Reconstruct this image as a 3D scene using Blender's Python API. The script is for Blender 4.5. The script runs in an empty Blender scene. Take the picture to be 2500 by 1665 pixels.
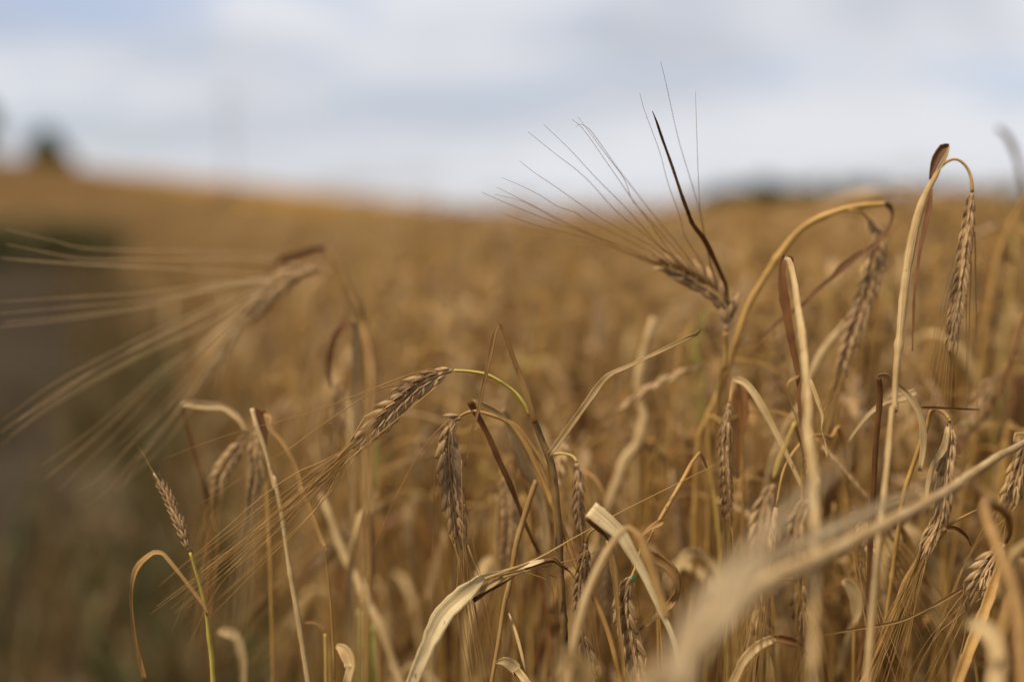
import bpy, math, random
from mathutils import Vector, Matrix, Quaternion
R = math.radians
rng = random.Random(11)
S = bpy.context.scene

# ------------------------------------------------------------------ camera
F_PX, CX, CY = 3472.2, 1250.0, 832.5          # 50 mm lens on a 36 mm sensor, photograph 2500 x 1665
EYE, HORIZON = 0.85, 515.0
PITCH = math.atan((CY - HORIZON) / F_PX)
FOCUS = 0.83
cam = bpy.data.objects.new('camera', bpy.data.cameras.new('camera'))
S.collection.objects.link(cam); S.camera = cam
cam.location = (0, 0, EYE)
cam.rotation_euler = (R(90) - PITCH, 0, 0)
cam.data.lens = 50; cam.data.sensor_width = 36
cam.data.clip_start = 0.05; cam.data.clip_end = 6000
cam.data.dof.use_dof = True
cam.data.dof.focus_distance = FOCUS
cam.data.dof.aperture_fstop = 2.0
FWD = Vector((0, math.cos(PITCH), -math.sin(PITCH)))
UP = Vector((0, math.sin(PITCH), math.cos(PITCH)))
RT = Vector((1, 0, 0))
EYEP = Vector((0, 0, EYE))

def at(px, py, d):
    return EYEP + FWD * d + RT * ((px - CX) / F_PX * d) + UP * ((CY - py) / F_PX * d)

# ------------------------------------------------------------------ render, exposure
S.render.engine = 'CYCLES'
S.cycles.use_denoising = True
S.cycles.max_bounces = 6; S.cycles.diffuse_bounces = 4; S.cycles.glossy_bounces = 2
S.cycles.transmission_bounces = 3; S.cycles.transparent_max_bounces = 8
S.cycles.sample_clamp_indirect = 6
S.view_settings.view_transform = 'Standard'; S.view_settings.look = 'None'
S.view_settings.exposure = 0.65; S.view_settings.gamma = 1.0
S.view_settings.use_curve_mapping = False

# ------------------------------------------------------------------ sky
SUN_EL, SUN_AZ = R(60), R(-122)                 # azimuth measured from +Y towards +X
W = bpy.data.worlds.new('World'); S.world = W; W.use_nodes = True
nt = W.node_tree; N = nt.nodes; L = nt.links; N.clear()
out = N.new('ShaderNodeOutputWorld'); bg = N.new('ShaderNodeBackground'); bg.inputs[1].default_value = 0.066
sky = N.new('ShaderNodeTexSky'); sky.sky_type = 'NISHITA'; sky.sun_disc = False
sky.sun_elevation = SUN_EL; sky.sun_rotation = SUN_AZ; sky.air_density = 1.0; sky.dust_density = 1.2
tc = N.new('ShaderNodeTexCoord')
sep = N.new('ShaderNodeSeparateXYZ'); L.new(tc.outputs['Generated'], sep.inputs[0])
def wmath(op, a, b):
    m = N.new('ShaderNodeMath'); m.operation = op
    for i, v in enumerate((a, b)):
        if isinstance(v, (int, float)): m.inputs[i].default_value = v
        else: L.new(v, m.inputs[i])
    return m.outputs[0]
# the cloud deck: a plane far overhead, so the bands flatten towards the horizon
zc = wmath('ADD', wmath('MAXIMUM', sep.outputs[2], 0.0), 0.16)
cx_ = wmath('DIVIDE', sep.outputs[0], zc); cy_ = wmath('DIVIDE', sep.outputs[1], zc)
cmb = N.new('ShaderNodeCombineXYZ'); L.new(cx_, cmb.inputs[0]); L.new(cy_, cmb.inputs[1])
cmb.inputs[2].default_value = 3.7
def wnoise(scale, detail, off):
    mpn = N.new('ShaderNodeMapping'); mpn.inputs['Location'].default_value = off; L.new(cmb.outputs[0], mpn.inputs[0])
    q = N.new('ShaderNodeTexNoise'); q.inputs['Scale'].default_value = scale; q.inputs['Detail'].default_value = detail; q.inputs['Distortion'].default_value = 0.4
    L.new(mpn.outputs[0], q.inputs['Vector']); return q.outputs[0]
def wramp(src_, p0, c0, p1, c1):
    q = N.new('ShaderNodeValToRGB'); L.new(src_, q.inputs[0]); e = q.color_ramp.elements
    e[0].position = p0; e[0].color = (*c0, 1); e[1].position = p1; e[1].color = (*c1, 1); return q.outputs[0]
SKY_A, SKY_B = (15.5, 8.5, 11.5), (15.5, -4.5, 6.0)
deck = wramp(wnoise(0.62, 3, SKY_A), 0.30, (0.38, 0.42, 0.50), 0.55, (0.74, 0.755, 0.80))   # thick grey and thin white cloud
cs = N.new('ShaderNodeVectorMath'); cs.operation = 'SCALE'; cs.inputs['Scale'].default_value = 10.0; L.new(deck, cs.inputs[0])
hz = N.new('ShaderNodeMapRange'); L.new(sep.outputs[2], hz.inputs['Value']); hz.inputs['From Min'].default_value = 0.0; hz.inputs['From Max'].default_value = 0.13
hz.inputs['To Min'].default_value = 0.85; hz.inputs['To Max'].default_value = 0.0                 # pale haze low over the land
hm = N.new('ShaderNodeMix'); hm.data_type = 'RGBA'; L.new(hz.outputs[0], hm.inputs['Factor']); L.new(cs.outputs[0], hm.inputs['A']); hm.inputs['B'].default_value = (7.6, 7.7, 8.1, 1)
gap = wramp(wnoise(2.0, 3, SKY_B), 0.50, (0, 0, 0), 0.66, (0.62, 0.62, 0.62))                       # where the blue shows through
tint = N.new('ShaderNodeVectorMath'); tint.operation = 'MULTIPLY'; L.new(sky.outputs[0], tint.inputs[0]); tint.inputs[1].default_value = (1.15, 1.12, 1.35)
mx = N.new('ShaderNodeMix'); mx.data_type = 'RGBA'; L.new(gap, mx.inputs['Factor']); L.new(hm.outputs['Result'], mx.inputs['A']); L.new(tint.outputs[0], mx.inputs['B'])
L.new(mx.outputs['Result'], bg.inputs[0]); L.new(bg.outputs[0], out.inputs[0])

# ------------------------------------------------------------------ sun, veiled by the cloud
sun = bpy.data.objects.new('sun', bpy.data.lights.new('sun', 'SUN')); S.collection.objects.link(sun)
sun.data.energy = 3.15; sun.data.angle = R(8); sun.data.color = (1.0, 0.89, 0.71)
sd = Vector((math.sin(SUN_AZ) * math.cos(SUN_EL), math.cos(SUN_AZ) * math.cos(SUN_EL), math.sin(SUN_EL)))
sun.rotation_euler = sd.to_track_quat('Z', 'Y').to_euler()
sun.location = (0, 0, 20)

# ------------------------------------------------------------------ materials
def plant_mat(name, ca, cb, rough=0.6, trans=0.0, spots=0.0, spotcol=(0.05, 0.03, 0.015), fibre=220, streak=0.5, bump=0.25, var=0.25):
    m = bpy.data.materials.new(name); m.use_nodes = True
    t = m.node_tree; n = t.nodes; l = t.links; n.clear()
    o = n.new('ShaderNodeOutputMaterial'); p = n.new('ShaderNodeBsdfPrincipled')
    p.inputs['Roughness'].default_value = rough; p.inputs['Specular IOR Level'].default_value = 0.0 if rough > 0.9 else 0.3
    uv = n.new('ShaderNodeUVMap'); mp = n.new('ShaderNodeMapping'); mp.inputs['Scale'].default_value = (fibre * 0.1, 22, 1)
    l.new(uv.outputs[0], mp.inputs[0])
    f = n.new('ShaderNodeTexNoise'); f.inputs['Scale'].default_value = 1.0; f.inputs['Detail'].default_value = 3
    l.new(mp.outputs[0], f.inputs['Vector'])
    g = n.new('ShaderNodeNewGeometry')
    b = n.new('ShaderNodeTexNoise'); b.inputs['Scale'].default_value = 60; b.inputs['Detail'].default_value = 3
    l.new(g.outputs['Position'], b.inputs['Vector'])
    oi = n.new('ShaderNodeObjectInfo')
    # blend factor = streaks + blotches + a shift per plant
    a1 = n.new('ShaderNodeMath'); a1.operation = 'MULTIPLY_ADD'; l.new(f.outputs[0], a1.inputs[0]); a1.inputs[1].default_value = 2.2 * streak; a1.inputs[2].default_value = 0.5 - 1.1 * streak
    a2 = n.new('ShaderNodeMath'); a2.operation = 'MULTIPLY_ADD'; l.new(b.outputs[0], a2.inputs[0]); a2.inputs[1].default_value = 1.6; a2.inputs[2].default_value = -0.8
    a3 = n.new('ShaderNodeMath'); a3.operation = 'ADD'; l.new(a1.outputs[0], a3.inputs[0]); l.new(a2.outputs[0], a3.inputs[1])
    a4 = n.new('ShaderNodeMath'); a4.operation = 'MULTIPLY_ADD'; a4.use_clamp = True
    l.new(oi.outputs['Random'], a4.inputs[0]); a4.inputs[1].default_value = 2 * var
    a5 = n.new('ShaderNodeMath'); a5.operation = 'SUBTRACT'; l.new(a3.outputs[0], a5.inputs[0]); a5.inputs[1].default_value = var
    l.new(a5.outputs[0], a4.inputs[2])
    mixc = n.new('ShaderNodeMix'); mixc.data_type = 'RGBA'; l.new(a4.outputs[0], mixc.inputs['Factor'])
    mixc.inputs['A'].default_value = (*ca, 1); mixc.inputs['B'].default_value = (*cb, 1)
    col = mixc.outputs['Result']
    if spots > 0:
        s = n.new('ShaderNodeTexNoise'); s.inputs['Scale'].default_value = 420; s.inputs['Detail'].default_value = 2
        mp2 = n.new('ShaderNodeMapping'); mp2.inputs['Scale'].default_value = (1, 1, 0.18); l.new(g.outputs['Position'], mp2.inputs[0]); l.new(mp2.outputs[0], s.inputs['Vector'])
        sr = n.new('ShaderNodeMapRange'); sr.inputs['From Min'].default_value = 0.72 - 0.25 * spots; sr.inputs['From Max'].default_value = 0.80 - 0.25 * spots
        l.new(s.outputs[0], sr.inputs['Value'])
        sm = n.new('ShaderNodeMix'); sm.data_type = 'RGBA'; l.new(sr.outputs[0], sm.inputs['Factor']); l.new(col, sm.inputs['A']); sm.inputs['B'].default_value = (*spotcol, 1)
        col = sm.outputs['Result']
    l.new(col, p.inputs['Base Color'])
    if bump > 0:
        bp = n.new('ShaderNodeBump'); bp.inputs['Strength'].default_value = bump; bp.inputs['Distance'].default_value = 0.0006
        l.new(f.outputs[0], bp.inputs['Height']); l.new(bp.outputs[0], p.inputs['Normal'])
    if trans > 0:
        tr = n.new('ShaderNodeBsdfTranslucent'); l.new(col, tr.inputs[0])
        ms = n.new('ShaderNodeMixShader'); ms.inputs[0].default_value = trans
        l.new(p.outputs[0], ms.inputs[1]); l.new(tr.outputs[0], ms.inputs[2]); l.new(ms.outputs[0], o.inputs[0])
    else:
        l.new(p.outputs[0], o.inputs[0])
    return m

M = {
    'straw':   plant_mat('straw', (0.253, 0.120, 0.026), (0.488, 0.285, 0.075), spots=0.12, trans=0.0),
    'ribbed':  plant_mat('ribbed_straw', (0.29, 0.175, 0.065), (0.55, 0.39, 0.19), fibre=160, streak=1.2, bump=0.6),
    'spotted': plant_mat('spotted_straw', (0.095, 0.050, 0.015), (0.323, 0.185, 0.053), spots=0.55, trans=0.0),
    'lime':    plant_mat('yellow_green_stem', (0.34, 0.25, 0.035), (0.50, 0.40, 0.08), streak=0.3),
    'olive':   plant_mat('olive_stem', (0.32, 0.20, 0.04), (0.48, 0.33, 0.085), streak=0.4),
    'milky':   plant_mat('bleached_leaf', (0.40, 0.275, 0.14), (0.62, 0.475, 0.28), trans=0.35, fibre=150, streak=1.0, bump=0.3),
    'green':   plant_mat('green_stem', (0.17, 0.17, 0.028), (0.30, 0.29, 0.06), streak=0.3),
    'pale':    plant_mat('pale_leaf', (0.340, 0.202, 0.070), (0.580, 0.408, 0.190), trans=0.2, fibre=150, streak=1.1, bump=0.4, spots=0.15, spotcol=(0.24, 0.15, 0.07)),
    'cream':   plant_mat('cream_leaf', (0.420, 0.288, 0.128), (0.720, 0.566, 0.306), trans=0.15, fibre=150, streak=1.3, bump=0.5, spots=0.3, spotcol=(0.30, 0.20, 0.10)),
    'tan':     plant_mat('tan_leaf', (0.244, 0.118, 0.030), (0.451, 0.265, 0.085), trans=0.25, fibre=130, streak=1.0, bump=0.4, spots=0.25, spotcol=(0.14, 0.08, 0.03)),
    'brown':   plant_mat('brown_leaf', (0.114, 0.043, 0.012), (0.285, 0.122, 0.034), trans=0.25, fibre=420, streak=0.6),
    'dark':    plant_mat('dark_leaf', (0.11, 0.050, 0.018), (0.27, 0.145, 0.048), trans=0.3, fibre=300, streak=0.5),
    'grain':   plant_mat('grain', (0.150, 0.078, 0.030), (0.520, 0.330, 0.145), rough=0.5, fibre=110, streak=1.1, bump=0.8),
    'husk':    plant_mat('husk', (0.209, 0.106, 0.038), (0.399, 0.238, 0.098), fibre=90),
    'awn':     plant_mat('awn', (0.361, 0.196, 0.054), (0.570, 0.366, 0.131), trans=0.45, bump=0, streak=0.2),
    'awnpale': plant_mat('awn_bleached', (0.44, 0.31, 0.15), (0.62, 0.46, 0.25), trans=0.4, bump=0, streak=0.2),
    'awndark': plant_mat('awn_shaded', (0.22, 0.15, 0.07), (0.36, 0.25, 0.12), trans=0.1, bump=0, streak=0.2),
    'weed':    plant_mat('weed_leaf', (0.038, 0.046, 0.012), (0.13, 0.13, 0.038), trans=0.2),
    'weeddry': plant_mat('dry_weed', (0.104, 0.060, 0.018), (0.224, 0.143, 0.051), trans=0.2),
    'insect':  plant_mat('insect_shell', (0.03, 0.24, 0.07), (0.06, 0.36, 0.12), rough=0.35, bump=0, streak=0.2),
    'crown':   plant_mat('tree_leaves', (0.009, 0.024, 0.005), (0.026, 0.055, 0.011), rough=1.0, trans=0.0, bump=0, var=0.4),
    'bark':    plant_mat('bark', (0.06, 0.045, 0.03), (0.14, 0.10, 0.07)),
    'pole':    plant_mat('weathered_timber', (0.16, 0.15, 0.14), (0.26, 0.24, 0.22)),
}

def ground_mat(name, ca, cb, s1, s2, rough=0.95, bump=0.5):
    m = bpy.data.materials.new(name); m.use_nodes = True
    t = m.node_tree; n = t.nodes; l = t.links; p = n['Principled BSDF']; p.inputs['Roughness'].default_value = rough; p.inputs['Specular IOR Level'].default_value = 0.0
    g = n.new('ShaderNodeNewGeometry')
    a = n.new('ShaderNodeTexNoise'); a.inputs['Scale'].default_value = s1; a.inputs['Detail'].default_value = 6; l.new(g.outputs['Position'], a.inputs['Vector'])
    b = n.new('ShaderNodeTexNoise'); b.inputs['Scale'].default_value = s2; b.inputs['Detail'].default_value = 4; l.new(g.outputs['Position'], b.inputs['Vector'])
    ad = n.new('ShaderNodeMath'); ad.operation = 'ADD'; l.new(a.outputs[0], ad.inputs[0]); l.new(b.outputs[0], ad.inputs[1])
    mr = n.new('ShaderNodeMapRange'); mr.inputs['From Min'].default_value = 0.75; mr.inputs['From Max'].default_value = 1.25; l.new(ad.outputs[0], mr.inputs['Value'])
    mi = n.new('ShaderNodeMix'); mi.data_type = 'RGBA'; l.new(mr.outputs[0], mi.inputs['Factor'])
    mi.inputs['A'].default_value = (*ca, 1); mi.inputs['B'].default_value = (*cb, 1); l.new(mi.outputs['Result'], p.inputs['Base Color'])
    bp = n.new('ShaderNodeBump'); bp.inputs['Strength'].default_value = bump; bp.inputs['Distance'].default_value = 0.02
    l.new(b.outputs[0], bp.inputs['Height']); l.new(bp.outputs[0], p.inputs['Normal'])
    return m
M['soil'] = ground_mat('soil', (0.045, 0.030, 0.018), (0.12, 0.085, 0.05), 3, 60)
M['track'] = ground_mat('track_surface', (0.030, 0.022, 0.014), (0.060, 0.046, 0.032), 0.8, 90)
M['canopy'] = ground_mat('far_crop', (0.18, 0.095, 0.022), (0.33, 0.19, 0.05), 0.35, 9, bump=1.0)

# ------------------------------------------------------------------ mesh buffer
def smooth_path(P, step=None, n=None):
    """Catmull-Rom through P, returned as evenly fine points with the fractional index of each."""
    if len(P) == 2:
        k = n or 6
        return [(P[0].lerp(P[1], i / k), i / k) for i in range(k + 1)]
    outp = []
    for i in range(len(P) - 1):
        p1, p2 = P[i], P[i + 1]
        p0 = P[i - 1] if i else p1 * 2 - p2
        p3 = P[i + 2] if i + 2 < len(P) else p2 * 2 - p1
        k = n or max(2, min(14 if (step or 1) > 0.0035 else 40, int((p2 - p1).length / (step or 0.006)) + 1))
        for j in range(k):
            t = j / k
            q = 0.5 * ((2 * p1) + (p2 - p0) * t + (2 * p0 - 5 * p1 + 4 * p2 - p3) * t * t + (3 * p1 - p0 - 3 * p2 + p3) * t ** 3)
            outp.append((q, i + t))
    outp.append((P[-1], len(P) - 1.0))
    return outp

def lerp_list(vals, u):
    """vals spread evenly over u in 0..1"""
    if isinstance(vals, (int, float)): return vals
    x = max(0, min(1, u)) * (len(vals) - 1); i = min(len(vals) - 2, int(x)); f = x - i
    return vals[i] * (1 - f) + vals[i + 1] * f

class MB:
    def __init__(s): s.v = []; s.f = []; s.uv = []; s.mi = []; s.cur = 0
    def tube(s, P, rad, sides=6, step=None, n=None, smooth=True, flat=1.0, node=None):
        pts = smooth_path(P, step, n) if smooth else [(p, i) for i, p in enumerate(P)]
        m = len(pts); base = len(s.v); prev = None; run = 0
        for k in range(m):
            p = pts[k][0]
            t = (pts[min(k + 1, m - 1)][0] - pts[max(k - 1, 0)][0])
            t = t.normalized() if t.length > 1e-9 else Vector((0, 0, 1))
            if prev is None:
                a = t.orthogonal().normalized()
                vd = (p - EYEP).normalized(); c = t.cross(vd)
                if c.length > 0.05: a = c.normalized()
            else:
                a = (prev - t * prev.dot(t)).normalized()
            prev = a; b = t.cross(a)
            if k: run += (p - pts[k - 1][0]).length
            r = lerp_list(rad, pts[k][1] / max(1e-9, pts[-1][1]))
            if sides >= 8 and step:
                r *= 1 + 0.05 * math.sin(run * 190 + P[0].x * 50) + 0.04 * math.sin(run * 470 + P[0].z * 90)
                nd_ = 0.07 + 0.06 * abs(math.sin(P[0].x * 91)); q_n = (run - nd_) % 0.19
                r *= 1 + 0.38 * math.exp(-(min(q_n, 0.19 - q_n) / 0.0022) ** 2)
            for j in range(sides):
                th = 2 * math.pi * j / sides
                s.v.append(p + a * (math.cos(th) * r) + b * (math.sin(th) * r * flat)); s.uv.append((j / sides, run))
        for k in range(m - 1):
            for j in range(sides):
                j2 = (j + 1) % sides; q = base + k * sides
                s.f.append((q + j, q + j2, q + sides + j2, q + sides + j)); s.mi.append(s.cur)
        if sides > 2:
            s.f.append(tuple(base + j for j in reversed(range(sides)))); s.mi.append(s.cur)
            s.f.append(tuple(base + (m - 1) * sides + j for j in range(sides))); s.mi.append(s.cur)
        return s
    def ribbon(s, P, width, twist=0.0, cup=0.25, segs=4, step=0.005, n=None, wav=0.06, seed=0, face=None, thick=0.00022):
        """a leaf: half-width list, twist in degrees from facing the viewer side, cupped, with real thickness"""
        pts = smooth_path(P, step, n); m = len(pts); r = random.Random(seed); ph = r.uniform(0, 6)
        run = 0; prev = None; rows = []
        for k in range(m):
            p = pts[k][0]; u = pts[k][1] / pts[-1][1]
            t = pts[min(k + 1, m - 1)][0] - pts[max(k - 1, 0)][0]
            t = t.normalized() if t.length > 1e-9 else Vector((0, 0, 1))
            if face is None:
                vd = (p - EYEP).normalized()
            else: vd = face
            a = t.cross(vd)
            if prev is not None and a.length < 0.3: a = prev - t * prev.dot(t)
            if a.length < 1e-5: a = t.orthogonal()
            a.normalize()
            if prev is not None and a.dot(prev) < 0: a.negate()
            prev = a
            a2 = Quaternion(t, R(lerp_list(twist, u))) @ a; nrm = t.cross(a2)
            if k: run += (p - pts[k - 1][0]).length
            w = lerp_list(width, u) * (1 + wav * math.sin(run * 260 + ph) + wav * math.sin(run * 610 + ph * 2) + (r.uniform(-0.05, 0.05) if thick else 0))
            rows.append((p, a2, nrm, w, run))
        def layer(off):
            base = len(s.v)
            for (p, a2, nrm, w, run) in rows:
                for j in range(segs + 1):
                    x = 2 * j / segs - 1
                    s.v.append(p + a2 * (w * x) + nrm * (cup * w * (x * x - 0.4) + wav * w * math.sin(run * 300 + x * 2 + ph) + off)); s.uv.append((x * 0.5 + 0.5, run))
            return base
        A = layer(0.0); q = segs + 1
        for k in range(m - 1):
            for j in range(segs):
                c = A + k * q + j
                s.f.append((c, c + 1, c + q + 1, c + q)); s.mi.append(s.cur)
        if thick:
            B = layer(-thick)
            for k in range(m - 1):
                for j in range(segs):
                    c = B + k * q + j
                    s.f.append((c, c + q, c + q + 1, c + 1)); s.mi.append(s.cur)
                s.f.append((A + k * q, A + k * q + q, B + k * q + q, B + k * q)); s.mi.append(s.cur)
                s.f.append((A + k * q + segs, B + k * q + segs, B + k * q + q + segs, A + k * q + q + segs)); s.mi.append(s.cur)
            for j in range(segs):
                for o, kk in ((0, 0), (1, m - 1)):
                    c = kk * q + j
                    s.f.append((A + c, B + c, B + c + 1, A + c + 1) if not o else (A + c, A + c + 1, B + c + 1, B + c)); s.mi.append(s.cur)
        return s
    def spindle(s, mat, length, w, th, rings=6, sides=8, curve=0.08, crease=0.0):
        base = len(s.v)
        for i in range(rings + 1):
            u = i / rings
            r = (math.sin(math.pi * (u * 0.90 + 0.07)) ** 0.85) * (1.08 - 0.52 * u)
            if i == rings: r = 0.10
            for j in range(sides):
                t = 2 * math.pi * j / sides
                cx, cy = math.cos(t), math.sin(t)
                k = 1 - crease * max(0, cy) ** 6; r2 = 1 - (0.09 * abs(math.sin(2.5 * t)) if sides >= 12 else 0); cx *= r2; cy *= r2
                s.v.append(mat @ Vector((cx * r * w * 0.5, cy * r * th * 0.5 * k + curve * length * math.sin(math.pi * u) * 0.5, u * length)))
                s.uv.append((j / sides, u * 0.05))
        for i in range(rings):
            for j in range(sides):
                j2 = (j + 1) % sides; q = base + i * sides
                s.f.append((q + j, q + j2, q + sides + j2, q + sides + j)); s.mi.append(s.cur)
        s.f.append(tuple(base + j for j in reversed(range(sides)))); s.mi.append(s.cur)
        s.f.append(tuple(base + rings * sides + j for j in range(sides))); s.mi.append(s.cur)
        return s
    def merge(s, o, mat):
        b = len(s.v); s.v += [mat @ v for v in o.v]; s.uv += o.uv; s.f += [tuple(i + b for i in f) for f in o.f]; s.mi += o.mi
    def mesh(s, name, mats, origin=Vector((0, 0, 0))):
        me = bpy.data.meshes.new(name)
        me.from_pydata([tuple(v - origin) for v in s.v], [], s.f)
        lay = me.uv_layers.new(name='UVMap')
        idx = [0] * len(me.loops); me.loops.foreach_get('vertex_index', idx)
        flat = [c for i in idx for c in s.uv[i]]
        lay.data.foreach_set('uv', flat)
        me.polygons.foreach_set('use_smooth', [True] * len(me.polygons))
        if not isinstance(mats, (list, tuple)): mats = [mats]
        for m in mats: me.materials.append(m)
        if len(mats) > 1: me.polygons.foreach_set('material_index', s.mi)
        me.update()
        return me

def link(name, data, parent=None):
    o = bpy.data.objects.new(name, data); S.collection.objects.link(o)
    if parent: o.parent = parent
    return o
def tag(o, label, cat, group=None):
    o['label'] = label; o['category'] = cat
    if group: o['group'] = group
    return o
def frame_mat(p, z, y):
    """matrix with local Z along z and local Y near y"""
    z = z.normalized(); x = y.cross(z)
    if x.length < 1e-5: x = z.orthogonal()
    x.normalize(); y2 = z.cross(x)
    m = Matrix((x, y2, z)).transposed().to_4x4(); m.translation = p
    return m

# ------------------------------------------------------------------ terrain
def ss(t): t = max(0.0, min(1.0, t)); return t * t * (3 - 2 * t)
def terrain(x, y):
    h = 2.35 * ss((-x - 6.0) / 17.0) * ss((y - 22) / 34.0)
    return h
def edge_x(y):                                  # the crop's left edge beside the track
    return -(0.168 + 0.050 * ss((y - 2) / 5)) * y - 0.02 + (0.06 * math.sin(y * 1.9) if y > 2 else 0)
def in_crop(x, y):
    if y > 23.5 + 0.06 * x * math.sin(x * 0.4): return True
    return x > edge_x(y)
def sheet(name, xs, ys, zf, mat):
    v = [(x, y, zf(x, y)) for y in ys for x in xs]; q = len(xs)
    f = [(j * q + i, j * q + i + 1, (j + 1) * q + i + 1, (j + 1) * q + i) for j in range(len(ys) - 1) for i in range(q - 1)]
    me = bpy.data.meshes.new(name); me.from_pydata(v, [], f); me.materials.append(mat)
    me.polygons.foreach_set('use_smooth', [True] * len(f)); me.update()
    o = link(name, me); o['kind'] = 'structure'; return o
xs = [-3000, -1000, -300, -120] + [-80 + 2 * i for i in range(81)] + [120, 300, 1000, 3000]
ys = [-200, -50, -10] + [-4 + 2 * i for i in range(62)] + [160, 300, 800, 4000]
sheet('ground', xs, ys, lambda x, y: terrain(x, y), M['soil'])
# the farm track on the left, running away and bending off in front of the far crop
tv, tf = [], []
YS = [-3 + 0.8 * i for i in range(33)]
for y in YS:
    xr = edge_x(max(y, 0)) - (0.42 + 0.035 * y); 
    for k in range(5): tv.append((xr - (3.4 + (9 * ss((y - 15) / 8))) * k / 4, y, 0.006 + 0.012 * math.sin(k * 1.6)))
for j in range(len(YS) - 1):
    for i in range(4):
        a = j * 5 + i; tf.append((a, a + 5, a + 6, a + 1))
me = bpy.data.meshes.new('track'); me.from_pydata(tv, [], tf); me.materials.append(M['track']); me.update()
o = link('farm_track', me); o['kind'] = 'structure'
# the crop's top seen from afar, where single stalks can no longer be told apart
def cano(x, y): return terrain(x, y) + 0.74 + 0.05 * math.sin(x * 0.9 + math.sin(y)) * math.sin(y * 0.7)
sheet('far_field', [-600, -250, -120] + [-80 + 1.6 * i for i in range(101)] + [130, 250, 600], [58 + 2 * i for i in range(40)] + [150, 190, 250, 320], cano, M['canopy'])

# ------------------------------------------------------------------ far trees, pole
def tree(px, top_py, dist, width, label, seed, cone=0.0, group=None, hh=None):
    r = random.Random(seed); x = (px - CX) / F_PX * dist
    g = terrain(x, dist); top = EYE + (HORIZON - top_py) / F_PX * dist; h = top - g
    root = link('tree', None); root.location = (x, dist, g); tag(root, label, 'tree', group)
    b = MB(); b.tube([Vector((0, 0, -0.2)), Vector((0.03 * h, 0, h * 0.4)), Vector((-0.02 * h, 0, h * 0.9))], [0.035 * h, 0.025 * h, 0.006 * h], 7, n=4)
    for k in range(7):
        z = h * (0.25 + 0.09 * k); an = r.uniform(0, 6.28); q = Vector((math.cos(an), math.sin(an), 0.5)) * width * 0.35 * (1 - 0.08 * k)
        b.tube([Vector((0, 0, z)), Vector((0, 0, z)) + q * 0.5, Vector((0, 0, z)) + q], [0.012 * h, 0.004 * h], 5, n=2)
    link('trunk', b.mesh('trunk', M['bark']), root)
    c = MB(); clumps = []
    for k in range(26):
        u = r.uniform(0.12, 1.0); an = r.uniform(0, 6.28)
        rad = width * 0.5 * ((1 - cone) * math.sqrt(max(0.0, 1 - ((u - 0.5) / 0.52) ** 2)) + cone * (1.05 - u))
        rr = rad * math.sqrt(r.random()) * 0.8
        clumps.append((Vector((math.cos(an) * rr, math.sin(an) * rr, h * u * 0.96)), width * r.uniform(0.13, 0.22)))
    for k in range(11000):
        p, cr_ = clumps[k % len(clumps)]
        d = Vector((r.gauss(0, 1), r.gauss(0, 1), r.gauss(0, 0.8))).normalized() * cr_ * r.random() ** 0.4
        e = width * r.uniform(0.022, 0.045) + 0.02
        a = Vector((r.gauss(0, 1), r.gauss(0, 1), r.gauss(0, 1))).normalized(); bb = a.orthogonal().normalized(); i = len(c.v); q = p + d
        c.v += [q - a * e, q + bb * e * 0.7, q + a * e, q - bb * e * 0.7]; c.uv += [(0, 0)] * 4; c.f.append((i, i + 1, i + 2, i + 3)); c.mi.append(0)
    link('crown', c.mesh('crown', M['crown']), root)
    return root
tree(122, 335, 85, 3.6, 'small dark green tree on the ridge at the upper left', 1, cone=0.5)
tree(-45, 255, 90, 3.4, 'tall dark tree cut off by the left edge of the photo', 2, cone=0.2)
rt = random.Random(5)
for i, px in enumerate((1745, 1800, 1862, 1925, 1985, 2050, 2110, 2180, 2255, 2330, 2400, 2470, 2550)):
    tree(px, 460 + rt.uniform(-9, 9) + (10 if i == 0 else 0), 330 + rt.uniform(-25, 25), rt.uniform(8.5, 11), 'rounded dark green tree in the low far line behind the barley', 20 + i, group='trees in the far line on the horizon')
# a thin overhead-line pole far away
root = link('utility_pole', None); pd = 120.0; pxx = (565 - CX) / F_PX * pd; root.location = (pxx, pd, terrain(pxx, pd)); tag(root, 'thin grey overhead line pole standing far off on the horizon', 'pole')
b = MB(); b.tube([Vector((0, 0, 0)), Vector((0, 0, 4)), Vector((0, 0, 8.6))], [0.11, 0.08], 8, n=2); link('shaft', b.mesh('shaft', M['pole']), root)
b = MB(); b.tube([Vector((-1.1, 0, 8.0)), Vector((0, -0.14, 8.0)), Vector((1.1, 0, 8.0))], [0.07, 0.07], 4, n=1, smooth=False); link('crossarm', b.mesh('crossarm', M['pole']), root)
ins = MB(); ins.tube([Vector((0, 0, 0)), Vector((0, 0, 0.28))], [0.06, 0.03], 6, smooth=False); im = ins.mesh('insulator', M['pole'])
for q in (-1.0, 0.0, 1.0):
    io = link('insulator', im, root); io.location = (q, 0, 8.05 if q else 8.6)

# ------------------------------------------------------------------ barley, generic
KERN = []
for k in range(3):
    b = MB(); b.spindle(Matrix(), 1.0, (0.40, 0.36, 0.43)[k], (0.31, 0.33, 0.29)[k], 8, 12, curve=(0.06, 0.10, 0.03)[k], crease=0.30); KERN.append(b.mesh('kernel', M['grain']))

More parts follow.
